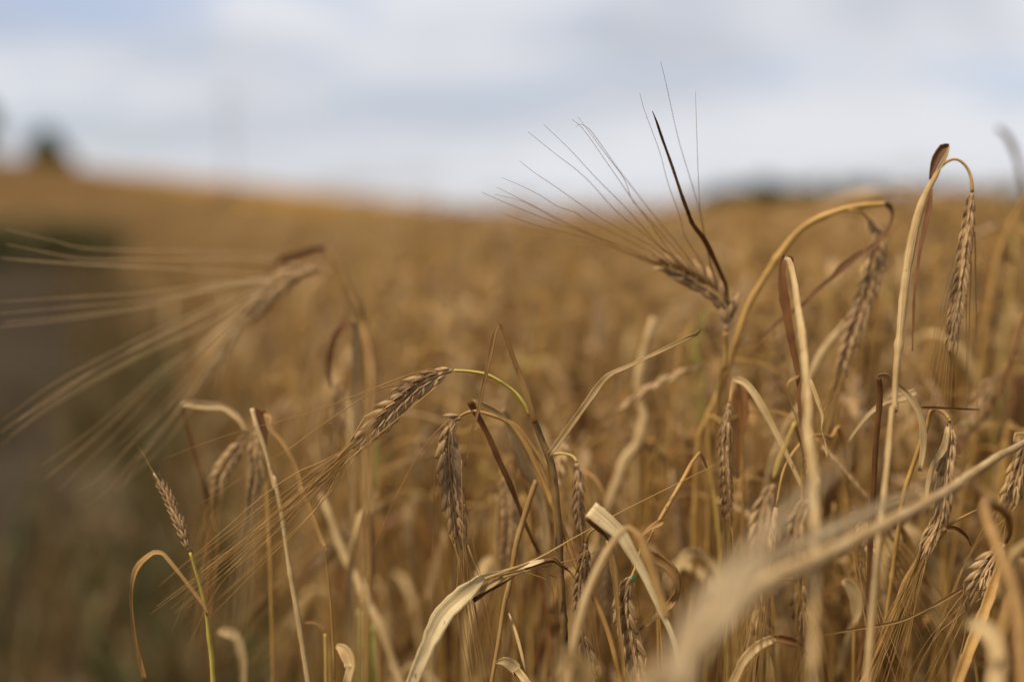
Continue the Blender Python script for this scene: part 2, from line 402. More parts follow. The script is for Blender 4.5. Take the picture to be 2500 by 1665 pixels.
def ear_nodes(P, roll=0.0, face=None, spacing=0.0031, klen=0.0122, ang=23, seed=0, wscale=1.0):
    """positions of the kernels along an ear: list of (base, direction, side, front, length, node fraction)"""
    r = random.Random(seed); pts = [p for p, _ in smooth_path(P, n=10)]
    cum = [0]
    for i in range(1, len(pts)): cum.append(cum[-1] + (pts[i] - pts[i - 1]).length)
    Lh = cum[-1]; n = max(6, int((Lh - klen * 0.55) / spacing)); outp = []
    for i in range(n):
        u = (i + 0.3) / n; sdist = u * (Lh - klen * 0.75)
        k = max(j for j in range(len(cum)) if cum[j] <= sdist + 1e-9); k = min(k, len(pts) - 2)
        f = (sdist - cum[k]) / max(1e-9, cum[k + 1] - cum[k]); p = pts[k].lerp(pts[k + 1], f)
        k0, k1 = max(0, k - 3), min(len(pts) - 1, k + 4); t = (pts[k1] - pts[k0]).normalized()
        vd = (p - EYEP).normalized() if face is None else face
        side = t.cross(vd)
        if side.length < 1e-3: side = t.orthogonal()
        side.normalize(); side = Quaternion(t, R(roll + r.uniform(-9, 9))) @ side; front = t.cross(side)
        sg = 1 if i % 2 else -1
        sc = (0.60 + 0.40 * min(1, u * 5)) * (1 - 0.28 * max(0, (u - 0.7) / 0.3)) * r.uniform(0.93, 1.07)
        a = R(ang * r.uniform(0.8, 1.2)) * (0.6 + 0.4 * min(1, u * 5)) * (1 - 0.45 * max(0, (u - 0.6) / 0.4))
        d = (t * math.cos(a) + side * (sg * math.sin(a)) + front * r.uniform(-0.05, 0.05)).normalized()
        outp.append((p + side * (sg * 0.0012), d, side * sg, front, klen * sc * wscale, u, t))
    return outp, pts

def awn_path(tip, d0, d1, length, r, n=6, bend=0.05):
    P = [tip]; p = tip.copy(); w = Vector((r.gauss(0, 1), r.gauss(0, 1), r.gauss(0, 1))) * bend
    for k in range(n):
        u = (k + 1) / n; d = d0.lerp(d1, min(1, u * 1.8)) + w * (u - 0.4)
        p = p + d.normalized() * (length / n); P.append(p.copy())
    return P

# ---- background stalks: variants built once, copied
def make_variant(seed, lod=0):
    r = random.Random(seed * 7 + 1); H = 1.0
    h = r.uniform(0.70, 0.80); lean = r.uniform(-0.09, 0.09); nd = r.uniform(0.02, 0.045)
    droop = r.choice([150, 165, 140, 120, 170, 95, 155])
    P = [Vector((0, 0, 0)), Vector((lean * 0.15, 0, h * 0.3)), Vector((lean * 0.5, 0.004, h * 0.65)), Vector((lean, 0, h))]
    d = Vector((lean * 1.2, 0, 1)).normalized(); sg = r.choice((-1, 1)); p = P[-1].copy()
    K = 4
    for k in range(K):
        d = Quaternion((0, 1, 0), sg * R(droop / K)) @ d; p = p + d * nd * 0.62; P.append(p.copy())
    stem = MB(); stem.tube(P, [0.0016, 0.0014, 0.0012, 0.0009, 0.0007], (6 if lod == 0 else 3), n=(5 if lod == 0 else 2))
    EP = [p.copy()]; q = p.copy(); el = r.uniform(0.065, 0.085)
    for k in range(3):
        d = Quaternion((0, 1, 0), sg * R((172 - droop) / 8)) @ d; q = q + d * el / 3; EP.append(q.copy())
    face = Quaternion((0, 0, 1), r.uniform(-1.2, 1.2)) @ Vector((0, 1, 0))
    nodes, pts = ear_nodes(EP, roll=r.uniform(0, 90), face=face, spacing=(0.0033 if lod == 0 else 0.0068), klen=(0.0108 if lod == 0 else 0.0135), seed=seed)
    ear = MB(); ear.cur = 0; ear.tube(EP, [0.0016, 0.0012], 4, n=2)
    for i, (b, dd, side, front, kl, u, t) in enumerate(nodes):
        if lod == 0: ear.spindle(frame_mat(b, dd, front), kl, kl * 0.36, kl * 0.28, 4, 6)
        else: ear.spindle(frame_mat(b, dd, front), kl, kl * 0.42, kl * 0.36, 2, 4)
    ear.cur = 1
    for i, (b, dd, side, front, kl, u, t) in enumerate(nodes):
        if lod and i % 2: continue
        tgt = (EP[-1] - EP[-2]).normalized() + side * r.uniform(-0.05, 0.16) + front * r.uniform(-0.14, 0.14)
        ear.tube(awn_path(b + dd * kl, dd, tgt.normalized(), r.uniform(0.085, 0.13), r, 4, 0.06), [0.00030, 0.00022, 0.00012], 3, smooth=False)
    leaves = []
    for k in range(3):
        z = h * (0.45, 0.66, 0.86)[k] * r.uniform(0.9, 1.05); z = min(z, h * 0.93)
        an = r.uniform(0, 6.28); o = Vector((math.cos(an), math.sin(an), 0)); bx = lean * (z / h) ** 1.6
        b0 = Vector((bx, 0, z)); rise = r.uniform(0.03, 0.10); rch = r.uniform(0.015, 0.06); ln = r.uniform(0.07, 0.19)
        LP = [b0, b0 + o * rch * 0.35 + Vector((0, 0, rise * 0.75)), b0 + o * rch + Vector((0, 0, rise)), b0 + o * (rch * 1.5) + Vector((0, 0, rise - ln * 0.35)), b0 + o * (rch * 1.4 + r.uniform(-0.02, 0.03)) + Vector((0, 0, rise - ln))]
        w = r.uniform(0.0028, 0.0055)
        lf = MB(); lf.ribbon(LP, [w * 0.5, w, w * 0.8, w, w * 0.7, w * 0.15], twist=[r.uniform(-40, 40), r.uniform(-90, 90), r.uniform(-180, 180)], cup=0.4, segs=(3 if lod == 0 else 1), n=(4 if lod == 0 else 2), seed=seed + k, face=o.cross(Vector((0, 0, 1))), thick=(0.0002 if lod == 0 else 0))
        leaves.append((lf, r.choice(['pale', 'tan', 'tan', 'brown', 'pale'])))
    return stem, ear, leaves, h

rnd = random.Random(77)
# whole clumps of crop, instanced beyond the stalks one can tell apart
src = bpy.data.collections.new('crop_clumps')
CM = [M['straw'], M['grain'], M['awn'], M['pale'], M['tan'], M['brown'], M['olive']]
low = [make_variant(100 + i, lod=1) for i in range(10)]
for c in range(7):
    mb = MB()
    for k in range(62):
        st, er, lv, h = low[rnd.randrange(len(low))]
        s_ = rnd.uniform(0.88, 1.06)
        mt = Matrix.Translation((rnd.uniform(-0.22, 0.22), rnd.uniform(-0.22, 0.22), 0)) @ Matrix.Rotation(rnd.uniform(0, 6.28), 4, 'Z') @ Matrix.Rotation(rnd.gauss(0, 0.07), 4, 'X') @ Matrix.Scale(s_, 4)
        i0 = len(mb.mi); mb.merge(st, mt); mb.mi[i0:] = [0 if rnd.random() < 0.9 else 6] * (len(mb.mi) - i0)
        i0 = len(mb.mi); mb.merge(er, mt); mb.mi[i0:] = [1 + x for x in mb.mi[i0:]]
        for lf, mk in lv:
            i0 = len(mb.mi); mb.merge(lf, mt); mb.mi[i0:] = [{'pale': 3, 'tan': 4, 'brown': 5}[mk]] * (len(mb.mi) - i0)
    ob = bpy.data.objects.new('clump', mb.mesh('clump', CM)); src.objects.link(ob)

pts, rots, scl = [], [], []
y = 1.95
while y < 60:
    st = 0.33 if y < 8 else (0.42 if y < 25 else 0.62)
    half = 0.40 * y + 1.6
    x = -half - (1.5 if y > 24 else 0)
    while x < half:
        xx, yy = x + rnd.uniform(-0.1, 0.1), y + rnd.uniform(-0.1, 0.1)
        if in_crop(xx - 0.2 + rnd.gauss(0, 0.035) * min(yy, 20), yy):
            rim = 1 if yy > 22 else 0.72 + 0.28 * ss((xx - edge_x(yy)) / (0.25 + 0.06 * yy))
            pts.append((xx, yy, terrain(xx, yy) - rnd.uniform(0, 0.03) - (1 - rim) * 0.8 * rnd.random())); rots.append(rnd.uniform(0, 6.28))
            scl.append(rnd.uniform(0.91, 1.07) * (1.03 if 2.4 < yy < 7 else 1.0) * (0.97 + 0.03 * ss((yy - 2) / 2)) * (1.0 + 0.04 * ss(xx / (0.3 * yy))))
        x += st
    y += st
y = 1.30
while y < 1.9:                                  # thick crop low down between the stalks one can tell apart
    x = -0.13 * y + 0.24
    while x < 0.40 * y + 0.3:
        lo = 0.735 + 0.04 * ss((x / y - 0.15) / 0.15) - 0.03 * ss((-0.03 - x / y) / 0.1) + rnd.gauss(0, 0.012)
        pts.append((x + rnd.uniform(-0.05, 0.05), y, 0)); rots.append(rnd.uniform(0, 6.28)); scl.append(lo / 0.80)
        x += 0.30
    y += 0.26
y = 0.2
while y < 1.9:                                  # the crop goes on to the right of the view
    x = 0.40 * y + 0.42
    while x < 3.2:
        pts.append((x, y, 0)); rots.append(rnd.uniform(0, 6.28)); scl.append(0.95); x += 0.36
    y += 0.36
me = bpy.data.meshes.new('crop_points'); me.from_pydata(pts, [], [])
a = me.attributes.new('rz', 'FLOAT', 'POINT'); a.data.foreach_set('value', rots)
a = me.attributes.new('sc', 'FLOAT', 'POINT'); a.data.foreach_set('value', scl)
crop = link('barley_crop', me); crop['kind'] = 'stuff'; tag(crop, 'mass of ripe golden barley filling the field behind the near stalks', 'barley')
ng = bpy.data.node_groups.new('crop_scatter', 'GeometryNodeTree')
ng.interface.new_socket('Geometry', in_out='INPUT', socket_type='NodeSocketGeometry'); ng.interface.new_socket('Geometry', in_out='OUTPUT', socket_type='NodeSocketGeometry')
gi = ng.nodes.new('NodeGroupInput'); go = ng.nodes.new('NodeGroupOutput')
ip = ng.nodes.new('GeometryNodeInstanceOnPoints'); ci = ng.nodes.new('GeometryNodeCollectionInfo')
ci.inputs[0].default_value = src; ci.inputs['Separate Children'].default_value = True; ci.inputs['Reset Children'].default_value = True
m2p = ng.nodes.new('GeometryNodeMeshToPoints')
ar = ng.nodes.new('GeometryNodeInputNamedAttribute'); ar.data_type = 'FLOAT'; ar.inputs[0].default_value = 'rz'
asc = ng.nodes.new('GeometryNodeInputNamedAttribute'); asc.data_type = 'FLOAT'; asc.inputs[0].default_value = 'sc'
cv = ng.nodes.new('ShaderNodeCombineXYZ')
GL = ng.links.new
GL(gi.outputs[0], m2p.inputs[0]); GL(m2p.outputs[0], ip.inputs['Points']); GL(ci.outputs[0], ip.inputs['Instance']); ip.inputs['Pick Instance'].default_value = True
GL(ar.outputs[0], cv.inputs[2]); GL(cv.outputs[0], ip.inputs['Rotation']); GL(asc.outputs[0], ip.inputs['Scale']); GL(ip.outputs[0], go.inputs[0])
mod = crop.modifiers.new('scatter', 'NODES'); mod.node_group = ng

# weeds along the edge of the track, plus a dark strip for far shade
wb = MB(); rw = random.Random(9)
def tuft(x, y, z, hgt, n, dry):
    for k in range(n):
        an = rw.uniform(0, 6.28); o = Vector((math.cos(an), math.sin(an), 0)); b0 = Vector((x + rw.gauss(0, 0.04), y + rw.gauss(0, 0.04), z)); h = hgt * rw.uniform(0.5, 1.1); r_ = h * rw.uniform(0.1, 0.7)
        wb.cur = 1 if rw.random() < dry else 0; w = rw.uniform(0.002, 0.005) * (1 + y / 7)
        wb.ribbon([b0, b0 + o * r_ * 0.3 + Vector((0, 0, h * 0.6)), b0 + o * r_ + Vector((0, 0, h * rw.uniform(0.7, 1.0)))], [w, w, w * 0.2], cup=0.3, segs=1, n=3, face=o.cross(Vector((0, 0, 1))) if rw.random() < 0.5 else o, thick=0)
        if wb.cur == 1 and rw.random() < 0.25:
            wb.spindle(frame_mat(wb.v[-1], Vector((o.x * 0.5, o.y * 0.5, 1)), o), 0.045, 0.012, 0.010, 3, 5)
for k in range(300):
    y = 1.3 + 5.5 * rw.random() ** 1.2; tuft(edge_x(y) + rw.gauss(-0.14, 0.2), y, 0, rw.uniform(0.10, 0.36), 9, 0.6)
for k in range(900):
    y = rw.uniform(6, 22); tuft(edge_x(y) - 0.02 - abs(rw.gauss(0.0, 0.035 * y)), y, 0, rw.uniform(0.12, 0.34), 6, 0.85)
for k in range(2600):  # dark tall tufts added to stand in for the far crop's shaded face
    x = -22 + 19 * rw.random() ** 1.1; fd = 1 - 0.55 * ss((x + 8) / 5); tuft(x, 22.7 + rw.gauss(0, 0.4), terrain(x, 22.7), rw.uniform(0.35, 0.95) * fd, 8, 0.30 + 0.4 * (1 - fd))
wo = link('weeds', wb.mesh('weeds', [M['weed'], M['weeddry']])); wo['kind'] = 'stuff'; tag(wo, 'low green and dry weeds along the track, and dark tufts added for far shade', 'weeds')

# ------------------------------------------------------------------ single stalks behind the ones in focus
def fits(px, d):
    """how high a stalk may stand at this place, as seen from the track"""
    if d < 1.25: base = 0.625 + 0.13 * (d - 0.95) / 0.3
    else: base = 0.735 + 0.055 * ss((d - 1.25) / 0.8)
    if px > 1750: base += 0.055 * ss((px - 1750) / 400)
    if px < 900: base -= 0.03 * ss((900 - px) / 500)
    return base
variants = [make_variant(i) for i in range(14)]
VM = []
for st, er, lv, h in variants:
    VM.append((st.mesh('stem', M['straw']), er.mesh('ear', [M['grain'], M['awn']]), [(lf.mesh('leaf', M[mk])) for lf, mk in lv], h, st.mesh('stem', M['olive'])))
BLAB = 'out of focus ripe barley stalk with drooping ear among the many behind the sharp ones'
n_back = 0
while n_back < 188:
    d = 0.98 + (2.05 - 0.98) * math.sqrt(rnd.random()); px = rnd.uniform(430, 2700) if rnd.random() < 0.7 else rnd.uniform(1750, 2600)
    lim = 800 - 130 * ss((d - 1.0) / 0.9)
    if px < lim and rnd.random() < (0.97 if px < lim - 200 else 0.75): continue
    x = (px - CX) / F_PX * d
    vs, ve, vl, h, vg = VM[rnd.randrange(len(VM))]
    root = link('barley_stalk', None); tag(root, BLAB, 'barley', 'blurred barley stalks behind the sharp ones')
    root.location = (x, d * 1.0, 0); root.rotation_euler = (rnd.gauss(0, 0.05), rnd.gauss(0, 0.05), rnd.uniform(0, 6.28))
    s_ = (fits(px, d) + rnd.gauss(0, 0.022)) / (h + 0.02); root.scale = (s_, s_, s_)
    link('stem', vg if rnd.random() < 0.08 else vs, root); link('ear', ve, root)
    for lf in vl: link('leaf', lf, root)
    n_back += 1

for k in range(46):
    px = rnd.uniform(1850, 2560) if k % 5 < 3 else rnd.uniform(1000, 1750); d = rnd.uniform(0.92, 1.15) if px > 1800 else rnd.uniform(1.02, 1.2)
    vs, ve, vl, h, vg = VM[rnd.randrange(len(VM))]; py = rnd.uniform(1000, 1350)
    root = link('barley_stalk', None); tag(root, BLAB, 'barley', 'blurred barley stalks behind the sharp ones')
    root.location = ((px - CX) / F_PX * d, d, 0); root.rotation_euler = (rnd.gauss(0, 0.04), rnd.gauss(0, 0.06), rnd.uniform(0, 6.28))
    s_ = (EYE - (py - HORIZON) / F_PX * d) / (h + 0.02); root.scale = (s_ * 1.1, s_ * 1.1, s_)
    link('stem', vs, root); link('ear', ve, root)
    for lf in vl: link('leaf', lf, root)
for px, py, d in ((835, 492, 1.9), (1285, 505, 1.7), (1640, 500, 1.8), (1815, 505, 1.55), (2148, 448, 1.7), (2322, 455, 1.6), (2405, 475, 1.6), (2040, 500, 1.5), (600, 512, 2.2)):
    x = (px - CX) / F_PX * d; top = EYE + (HORIZON - py) / F_PX * d
    vs, ve, vl, h, vg = VM[rnd.randrange(len(VM))]
    root = link('barley_stalk', None); tag(root, 'blurred barley stalk whose bent top breaks the skyline of the field', 'barley', 'blurred stalks breaking the skyline')
    root.location = (x, d, 0); root.rotation_euler = (0, 0, rnd.uniform(0, 6.28)); s_ = top / (h + 0.03); root.scale = (s_, s_, s_)
    link('stem', vs, root); link('ear', ve, root)
    for lf in vl: link('leaf', lf, root)

# ------------------------------------------------------------------ the stalks in and near focus, traced one by one
CROP = {'A': (1100, 100, 1.96), 'B': (1800, 300, 2.24), 'C': (0, 500, 2.24), 'D': (700, 750, 2.4129), 'E': (1300, 750, 2.4129),
        'F': (1850, 900, 2.0496), 'G': (0, 1100, 2.7757), 'H': (500, 1100, 2.775), 'I': (1000, 1150, 3.045), 'J': (1400, 1150, 3.045), 'P': (0, 0, 1.0)}
def T(c, s, d0, d1=None):
    """points read off one detail of the photograph, at a depth running from d0 to d1"""
    x0, y0, k = CROP[c]; q = [tuple(float(v) for v in w.split(',')) for w in s.split()]
    d1 = d0 if d1 is None else d1; n = max(1, len(q) - 1)
    return [at(x0 + a[0] / k, y0 + a[1] / k, a[2] if len(a) > 2 else d0 + (d1 - d0) * i / n) for i, a in enumerate(q)]
def rooted(P, ext=0.35):
    """carry the lower end of a path on down into the ground"""
    t = (P[-1] - P[-2]).normalized(); h = P[-1].z; k = min(0.45, ext / max(0.3, -t.z))
    a = P[-1] + t * 0.09; g1 = a + Vector((t.x * k * 0.2, t.y * k * 0.2, -a.z * 0.5)); g2 = a + Vector((t.x * k * 0.3, t.y * k * 0.3, -a.z))
    return P + [a, g1, g2]
MMPX = FOCUS / F_PX
class Plant:
    def __init__(s, label, base_path, name='barley_stalk', cat='barley', group=None):
        s.base = base_path[-1].copy(); s.base.z = 0
        s.root = link(name, None); s.root.location = s.base; tag(s.root, label, cat, group); s.seed = int(abs(s.base.x * 9973 + s.base.y * 777)) + 1
    def stem(s, P, w, mat='straw', root=True, flat=1.0, sides=8, name='stem', label=None, w2=None):
        """w: widths in photograph pixels at the focus distance"""
        P2 = rooted(P) if root else P
        rad = [x * MMPX * 0.5 for x in w] if isinstance(w, (list, tuple)) else [w * MMPX * 0.5] * 2
        if root:
            k = (len(P) - 1) / (len(P2) - 1); n = 40; rad = [lerp_list(rad, (i / n) / k) for i in range(n + 1)]
        b = MB(); b.tube(P2, rad, sides, flat=flat, step=0.003)
        o = link(name, b.mesh(name, M[mat], s.base), s.root)
        if label: o['label'] = label
        return o
    def leaf(s, P, w, mat='tan', twist=0, cup=0.3, root=False, label=None, segs=5, wav=0.05):
        P2 = rooted(P) if root else P
        wd = [x * MMPX * 0.5 for x in w]
        if root:
            k = (len(P) - 1) / (len(P2) - 1); n = 40; wd = [lerp_list(wd, (i / n) / k) for i in range(n + 1)]; twist = [lerp_list(twist, (i / n) / k) for i in range(n + 1)]
        s.seed += 3
        b = MB(); b.ribbon(P2, wd, twist, cup, segs, seed=s.seed, wav=wav)
        o = link('leaf', b.mesh('leaf', M[mat], s.base), s.root)
        if label: o['label'] = label
        return o
    def ear(s, P, roll=0, wscale=1.0, ang=23, awns=True, aim=None, spread=0.08, alen=(0.09, 0.125), extra=(), down=0.0, hairs=0, spacing=0.0031, awnmat='awn', every=1, arad=1.0, neckw=0.0012, bend=0.035, klen=0.0122):
        s.seed += 5; r = random.Random(s.seed)
        nodes, pts = ear_nodes(P, roll=roll, seed=s.seed, wscale=wscale, ang=ang, spacing=spacing * wscale, klen=klen)
        b = MB(); b.tube(P, [neckw, 0.0015, 0.0011, 0.0006], 6, n=4)
        for i, (p, d, side, front, kl, u, t) in enumerate(nodes):
            for sg in (1, -1):                     # the slender sterile husks on the two faces
                dd = (t * 0.93 + front * (sg * 0.26) + side * 0.14).normalized()
                b.spindle(frame_mat(p + front * sg * 0.0008, dd, side), kl * 0.80, kl * 0.19, kl * 0.13, 4, 6)
                if i % 2 == 0:
                    e = p + dd * kl * 0.8; b.tube([e, e + (dd + t * 0.5).normalized() * kl * r.uniform(0.3, 0.8)], [0.00018, 0.00006], 3, smooth=False)
        for k in range(hairs):
            p, d, side, front, kl, u, t = nodes[r.randrange(len(nodes))]
            if r.random() < 0.5: p, d, side, front, kl, u, t = nodes[r.randrange(max(1, len(nodes) // 3))]
            e = p + d * kl * 0.5; hd = (side * r.uniform(0.4, 1) + t * r.uniform(-0.2, 0.8) + front * r.uniform(-0.6, 0.6)).normalized()
            b.tube([e, e + hd * r.uniform(0.004, 0.009)], [0.00012, 0.00005], 3, smooth=False)
        ear = link('ear', b.mesh('ear', M['grain'], s.base), s.root)
        tip = (P[-1] - P[-2]).normalized()
        base_aim = (aim if aim is not None else tip) + Vector((0, 0, -down))
        base_aim.normalize(); T0 = Matrix.Translation(-s.base)
        for i, (p, d, side, front, kl, u, t) in enumerate(nodes):
            k = link('kernel', KERN[r.randrange(3)], ear); fr = front if front.dot(EYEP - p) > 0 else -front
            k.matrix_basis = T0 @ frame_mat(p, d, fr) @ Matrix.Diagonal((kl * 1.0, kl * 1.0, kl, 1))
            if awns and i % every == 0:
                tgt = (base_aim + side * r.uniform(-0.3, 1.0) * spread + front * r.uniform(-1, 1) * spread).normalized()
                W0 = [p + d * kl * 0.97]; off = side * r.uniform(0.0025, 0.0055) + front * r.uniform(-0.003, 0.003)
                for uu in (0.3, 0.5, 0.7, 0.9):
                    if uu > u + 0.22:
                        W0.append(pts[int(uu * (len(pts) - 1))] + off * (1.25 - 0.6 * uu))
                wst = P[-1] + base_aim * 0.006 + off * 0.55; 
                if (W0[-1] - wst).length > 0.009: W0.append(wst)
                W0 += awn_path(W0.pop(), (W0[-1] - W0[-2]).normalized() if len(W0) > 1 else d, tgt, r.uniform(*alen) * 0.85, r, 5, bend)
                q = MB(); q.tube(W0, [0.00036, 0.00027, 0.00020, 0.00011], 4, n=2)
                link('awn', q.mesh('awn', M[awnmat], s.base), ear)
        for path in extra:
            q = MB(); q.tube(path, [0.00036 * arad, 0.00025 * arad, 0.00016 * arad, 0.00009 * arad], 4, n=5); link('awn', q.mesh('awn', M[awnmat], s.base), ear)
        return ear

# 1 the sharp ear in the middle, on a yellow-green neck
sp = T('D', '1255,108 1330,290 1395,460 1450,640 1510,800 1548,890 1570,1000 1590,1180 1605,1400 1612,1568', .83, .84)
p = Plant('sharp tan ear in the middle arching left on a yellow-green neck, awns sweeping down left', rooted(sp))
p.stem(sp[3:], [13, 17, 20, 20, 20, 19], 'spotted')
p.stem(T('D', '1430,640 1412,590 1350,505 1270,445 1180,397 1080,378 985,372', .832, .83), [8.5, 8, 7.5, 7], 'lime', root=False, name='neck', label='yellow-green neck')
p.leaf(T('D', '1462,680 1450,640 1395,460 1330,290 1285,160 1262,112 1246,106 1222,160 1197,290 1175,390 1150,500 1125,620 1095,720 1070,840 1050,935', .829, .82), [13, 14, 15, 13, 10, 9, 10, 13, 10, 9, 8, 7, 5, 3], 'tan', twist=[0, 0, 10, 0, -10, 0, 0])
p.leaf(T('E', '95,875 180,760 330,550 440,408 560,350 750,260 920,180 962,163 985,140 1002,112', .832, .82), [13, 16, 17, 11, 9, 10, 9, 4, 2], 'pale', twist=[0, 0, -20, 20, 0], cup=0.3, label='narrow kinked leaf pointing up right')
E1 = T('D', '972,372 900,398 800,446 700,525 600,620 500,722 388,832', .83, .825)
lead = T('H', '900,20 700,250 450,480 0,800', .82, .80); aim1 = (lead[-1] - lead[0]).normalized()
ex = [T('D', '850,362 700,405 500,482 240,585 0,660', .826, .82) + T('C', '1400,1215 1150,1290 905,1385', .82, .81),
      T('D', '690,455 520,495 250,665 0,845', .826, .82) + T('H', '540,8 300,150 100,285 -60,370', .82, .80),
      T('D', '420,790 150,1060 0,1175', .825, .82) + T('H', '980,15 680,260 520,400 0,800', .82, .81) + T('G', '1300,900 1010,1110', .81),
      T('D', '640,560 520,640 380,800 150,1040 0,1210', .82, .82) + T('H', '800,160 560,400 200,650 -50,830', .82, .80) + T('G', '1160,1240', .80),
      T('D', '880,470 700,620 480,800 280,980 0,1260', .82, .82) + T('H', '700,300 420,610 100,910', .82, .80) + T('G', '1270,1335', .80)]
p.ear(E1, roll=4, ang=29, aim=aim1, spread=0.075, alen=(0.115, 0.16), extra=ex, hairs=26, wscale=1.15, bend=0.028)

# 2 the second sharp ear, hanging
sp = T('D', '1015,648 1050,625 1115,611 1200,632 1290,668 1345,720 1420,830 1490,980 1560,1140 1640,1340 1700,1520', .85, .84) + T('I', '1235,640', .84)
sp = T('D', '1015,648 1050,625 1115,611 1200,632 1290,668 1345,720 1420,830 1490,980 1560,1140 1640,1340 1689,1480', .85, .84)
p = Plant('tan ear hanging straight down below the sharp middle ear, two plump rows of grain', rooted(sp))
p.stem(sp, [6, 8, 9, 10, 13, 15, 15, 14, 14], 'straw')
p.stem(T('D', '1290,665 1350,700 1430,800 1500,905 1545,1010 1575,1150', .855, .86), [9, 12, 12, 9], 'straw', root=False)
p.leaf(T('D', '1095,545 1130,560 1200,590 1270,640 1310,690', .845, .845), [4, 9, 11, 10, 6], 'pale', twist=[0, 40, 10])
p.leaf(T('D', '1078,552 1108,612 1180,740 1250,900 1310,1030 1350,1130 1400,1260 1450,1380 1490,1450', .845, .87), [19, 15, 14, 15, 14, 12, 9, 7, 4], 'brown', cup=0.4, label='dark brown rolled leaf')
p.ear(T('D', '1025,652 985,668 962,740 956,850 966,1000 985,1150 1005,1290 1030,1425', .85, .848), roll=3, ang=25, down=0.3, spread=0.07, wscale=1.2,
      extra=[T('D', '950,668 850,770 750,920 640,1120 540,1350 440,1568', .85, .86) + T('H', '1060,830', .87), T('D', '905,800 872,1000 865,1300 855,1568', .85) + T('I', '165,900 160,1300 175,1568', .85),
             T('D', '1030,1100 1075,1240 1110,1450 1140,1568', .85) + T('I', '530,900 600,1150', .85), T('D', '1030,900 1035,1200 1045,1568', .84) + T('I', '425,1000 440,1500', .85)])

# 3 pale strap leaf behind
sp = T('D', '1275,600 1310,680 1360,830 1420,960 1480,1080 1520,1250 1535,1500', .90, .93)
p = Plant('pale broad strap leaf hanging straight behind the dark spotted stem, on its own stalk', rooted(sp))
p.leaf(sp, [8, 22, 30, 34, 30, 26, 24, 22], 'pale', twist=[20, -20, 30, 0], root=False)
p.stem(T('D', '1280,610 1320,800 1390,1000 1440,1200 1480,1500', .94, .95), [9, 9], 'brown')

# 4 cut straw leaning right
sp = T('I', '942,68 900,190 840,380 790,560 750,800 700,1010 665,1250 610,1568', .85, .84)
p = Plant('broken straw leaning right, its dark top touching the long straw of the hanging ear', rooted(sp))
p.stem(sp, [12, 15, 15, 14, 12, 11, 10], 'tan')
p.leaf(T('I', '738,1055 790,1200 830,1350 865,1500', .85, .83), [3, 7, 8, 3], 'pale')

# 5 blurred ear behind
sp = T('D', '1262,1000 1275,930 1320,900 1350,980 1350,1250 1350,1568', .96, .98)
p = Plant('blurred tan ear hanging between the sharp hanging ear and the dark spotted stem', rooted(sp))
p.stem(sp, [8, 9], 'straw')
p.ear(T('I', '700,40 725,200 735,380 720,560 705,720', .95), roll=10, down=0.3)
p.leaf(T('I', '650,180 640,500 650,800', .95), [4, 9, 5], 'pale')

# 6 narrow ear on a small arching neck
sp = T('E', '262,912 240,880 200,864 150,862 100,885 130,1000 160,1250 170,1568', .855, .88)
p = Plant('narrow pinkish ear hanging from a small arching neck right of the dark spotted stem', rooted(sp))
p.stem(sp, [7, 7, 8, 8, 8], 'olive')
p.ear(T('E', '262,915 270,1000 272,1120 278,1240 295,1370', .865), roll=72, down=0.4, wscale=0.95)

# 7 big pale leaf wrapping an ear, bottom centre
sp = T('I', '460,1000 380,1150 300,1300 230,1568', .80, .80)
lf = T('I', '20,1568 90,1400 170,1220 250,1065 370,945 480,850 545,792 640,764 760,733 900,690 1000,662', .80, .815)
p = Plant('big cream leaf rising from the bottom centre and twisting into a thin brown tip', rooted(list(reversed(lf))))
p.leaf(list(reversed(lf)), [7, 14, 12, 10, 12, 24, 34, 44, 48, 44, 38, 34, 30], 'cream', twist=[40, 20, -30, 10, 0, 0], cup=0.35, root=True)
p.leaf(T('I', '470,960 560,890 680,830 780,770 900,700 1010,662 1080,665 1130,708 1175,725', .812, .82), [14, 18, 14, 14, 16, 12, 14, 12, 6], 'brown', twist=[30, 60, 120, 200, 260], cup=0.6, label='brown twisted tip')
p.leaf(T('I', '1030,655 1080,650 1120,690 1160,705', .815), [4, 12, 14, 4], 'tan', twist=[0, 90])
p.leaf(T('I', '1150,720 1190,745 1215,780 1240,812', .82), [5, 5, 3, 1], 'brown')
p.leaf(T('I', '480,925 600,845 740,775 860,730', .81), [10, 16, 14, 4], 'pale', twist=[-20, 20], cup=0.6)
b = MB()
for s_, nm in (('560,800 700,750 860,690 1000,625 1190,515 1370,415 1490,345 1640,262 1827,170', 0), ('700,790 780,768 900,735 1000,710 1120,680 1240,650 1390,600', 0)):
    q = T('I', s_, .805, .84 if s_[0] == '5' else .83)
    if s_[0] == '5': q = q[:6] + T('E', '465,1235 650,1140 850,1040 960,985 1080,925', .835, .85)
    q_ = MB(); q_.tube(q, [0.0009, 0.0007, 0.0004, 0.0003, 0.0002], 5, n=4); link('awn', q_.mesh('awn', M['awn'], p.base), p.root)
for s_ in ('800,740 900,765 980,790 1030,820 1065,900 1070,1000 1045,1130 1020,1250', '1040,770 1090,785 1140,765'):
    q_ = MB(); q_.tube(T('I', s_, .82, .83), [0.00035, 0.00025, 0.00015], 4, n=5); link('awn', q_.mesh('awn', M['tan'], p.base), p.root)

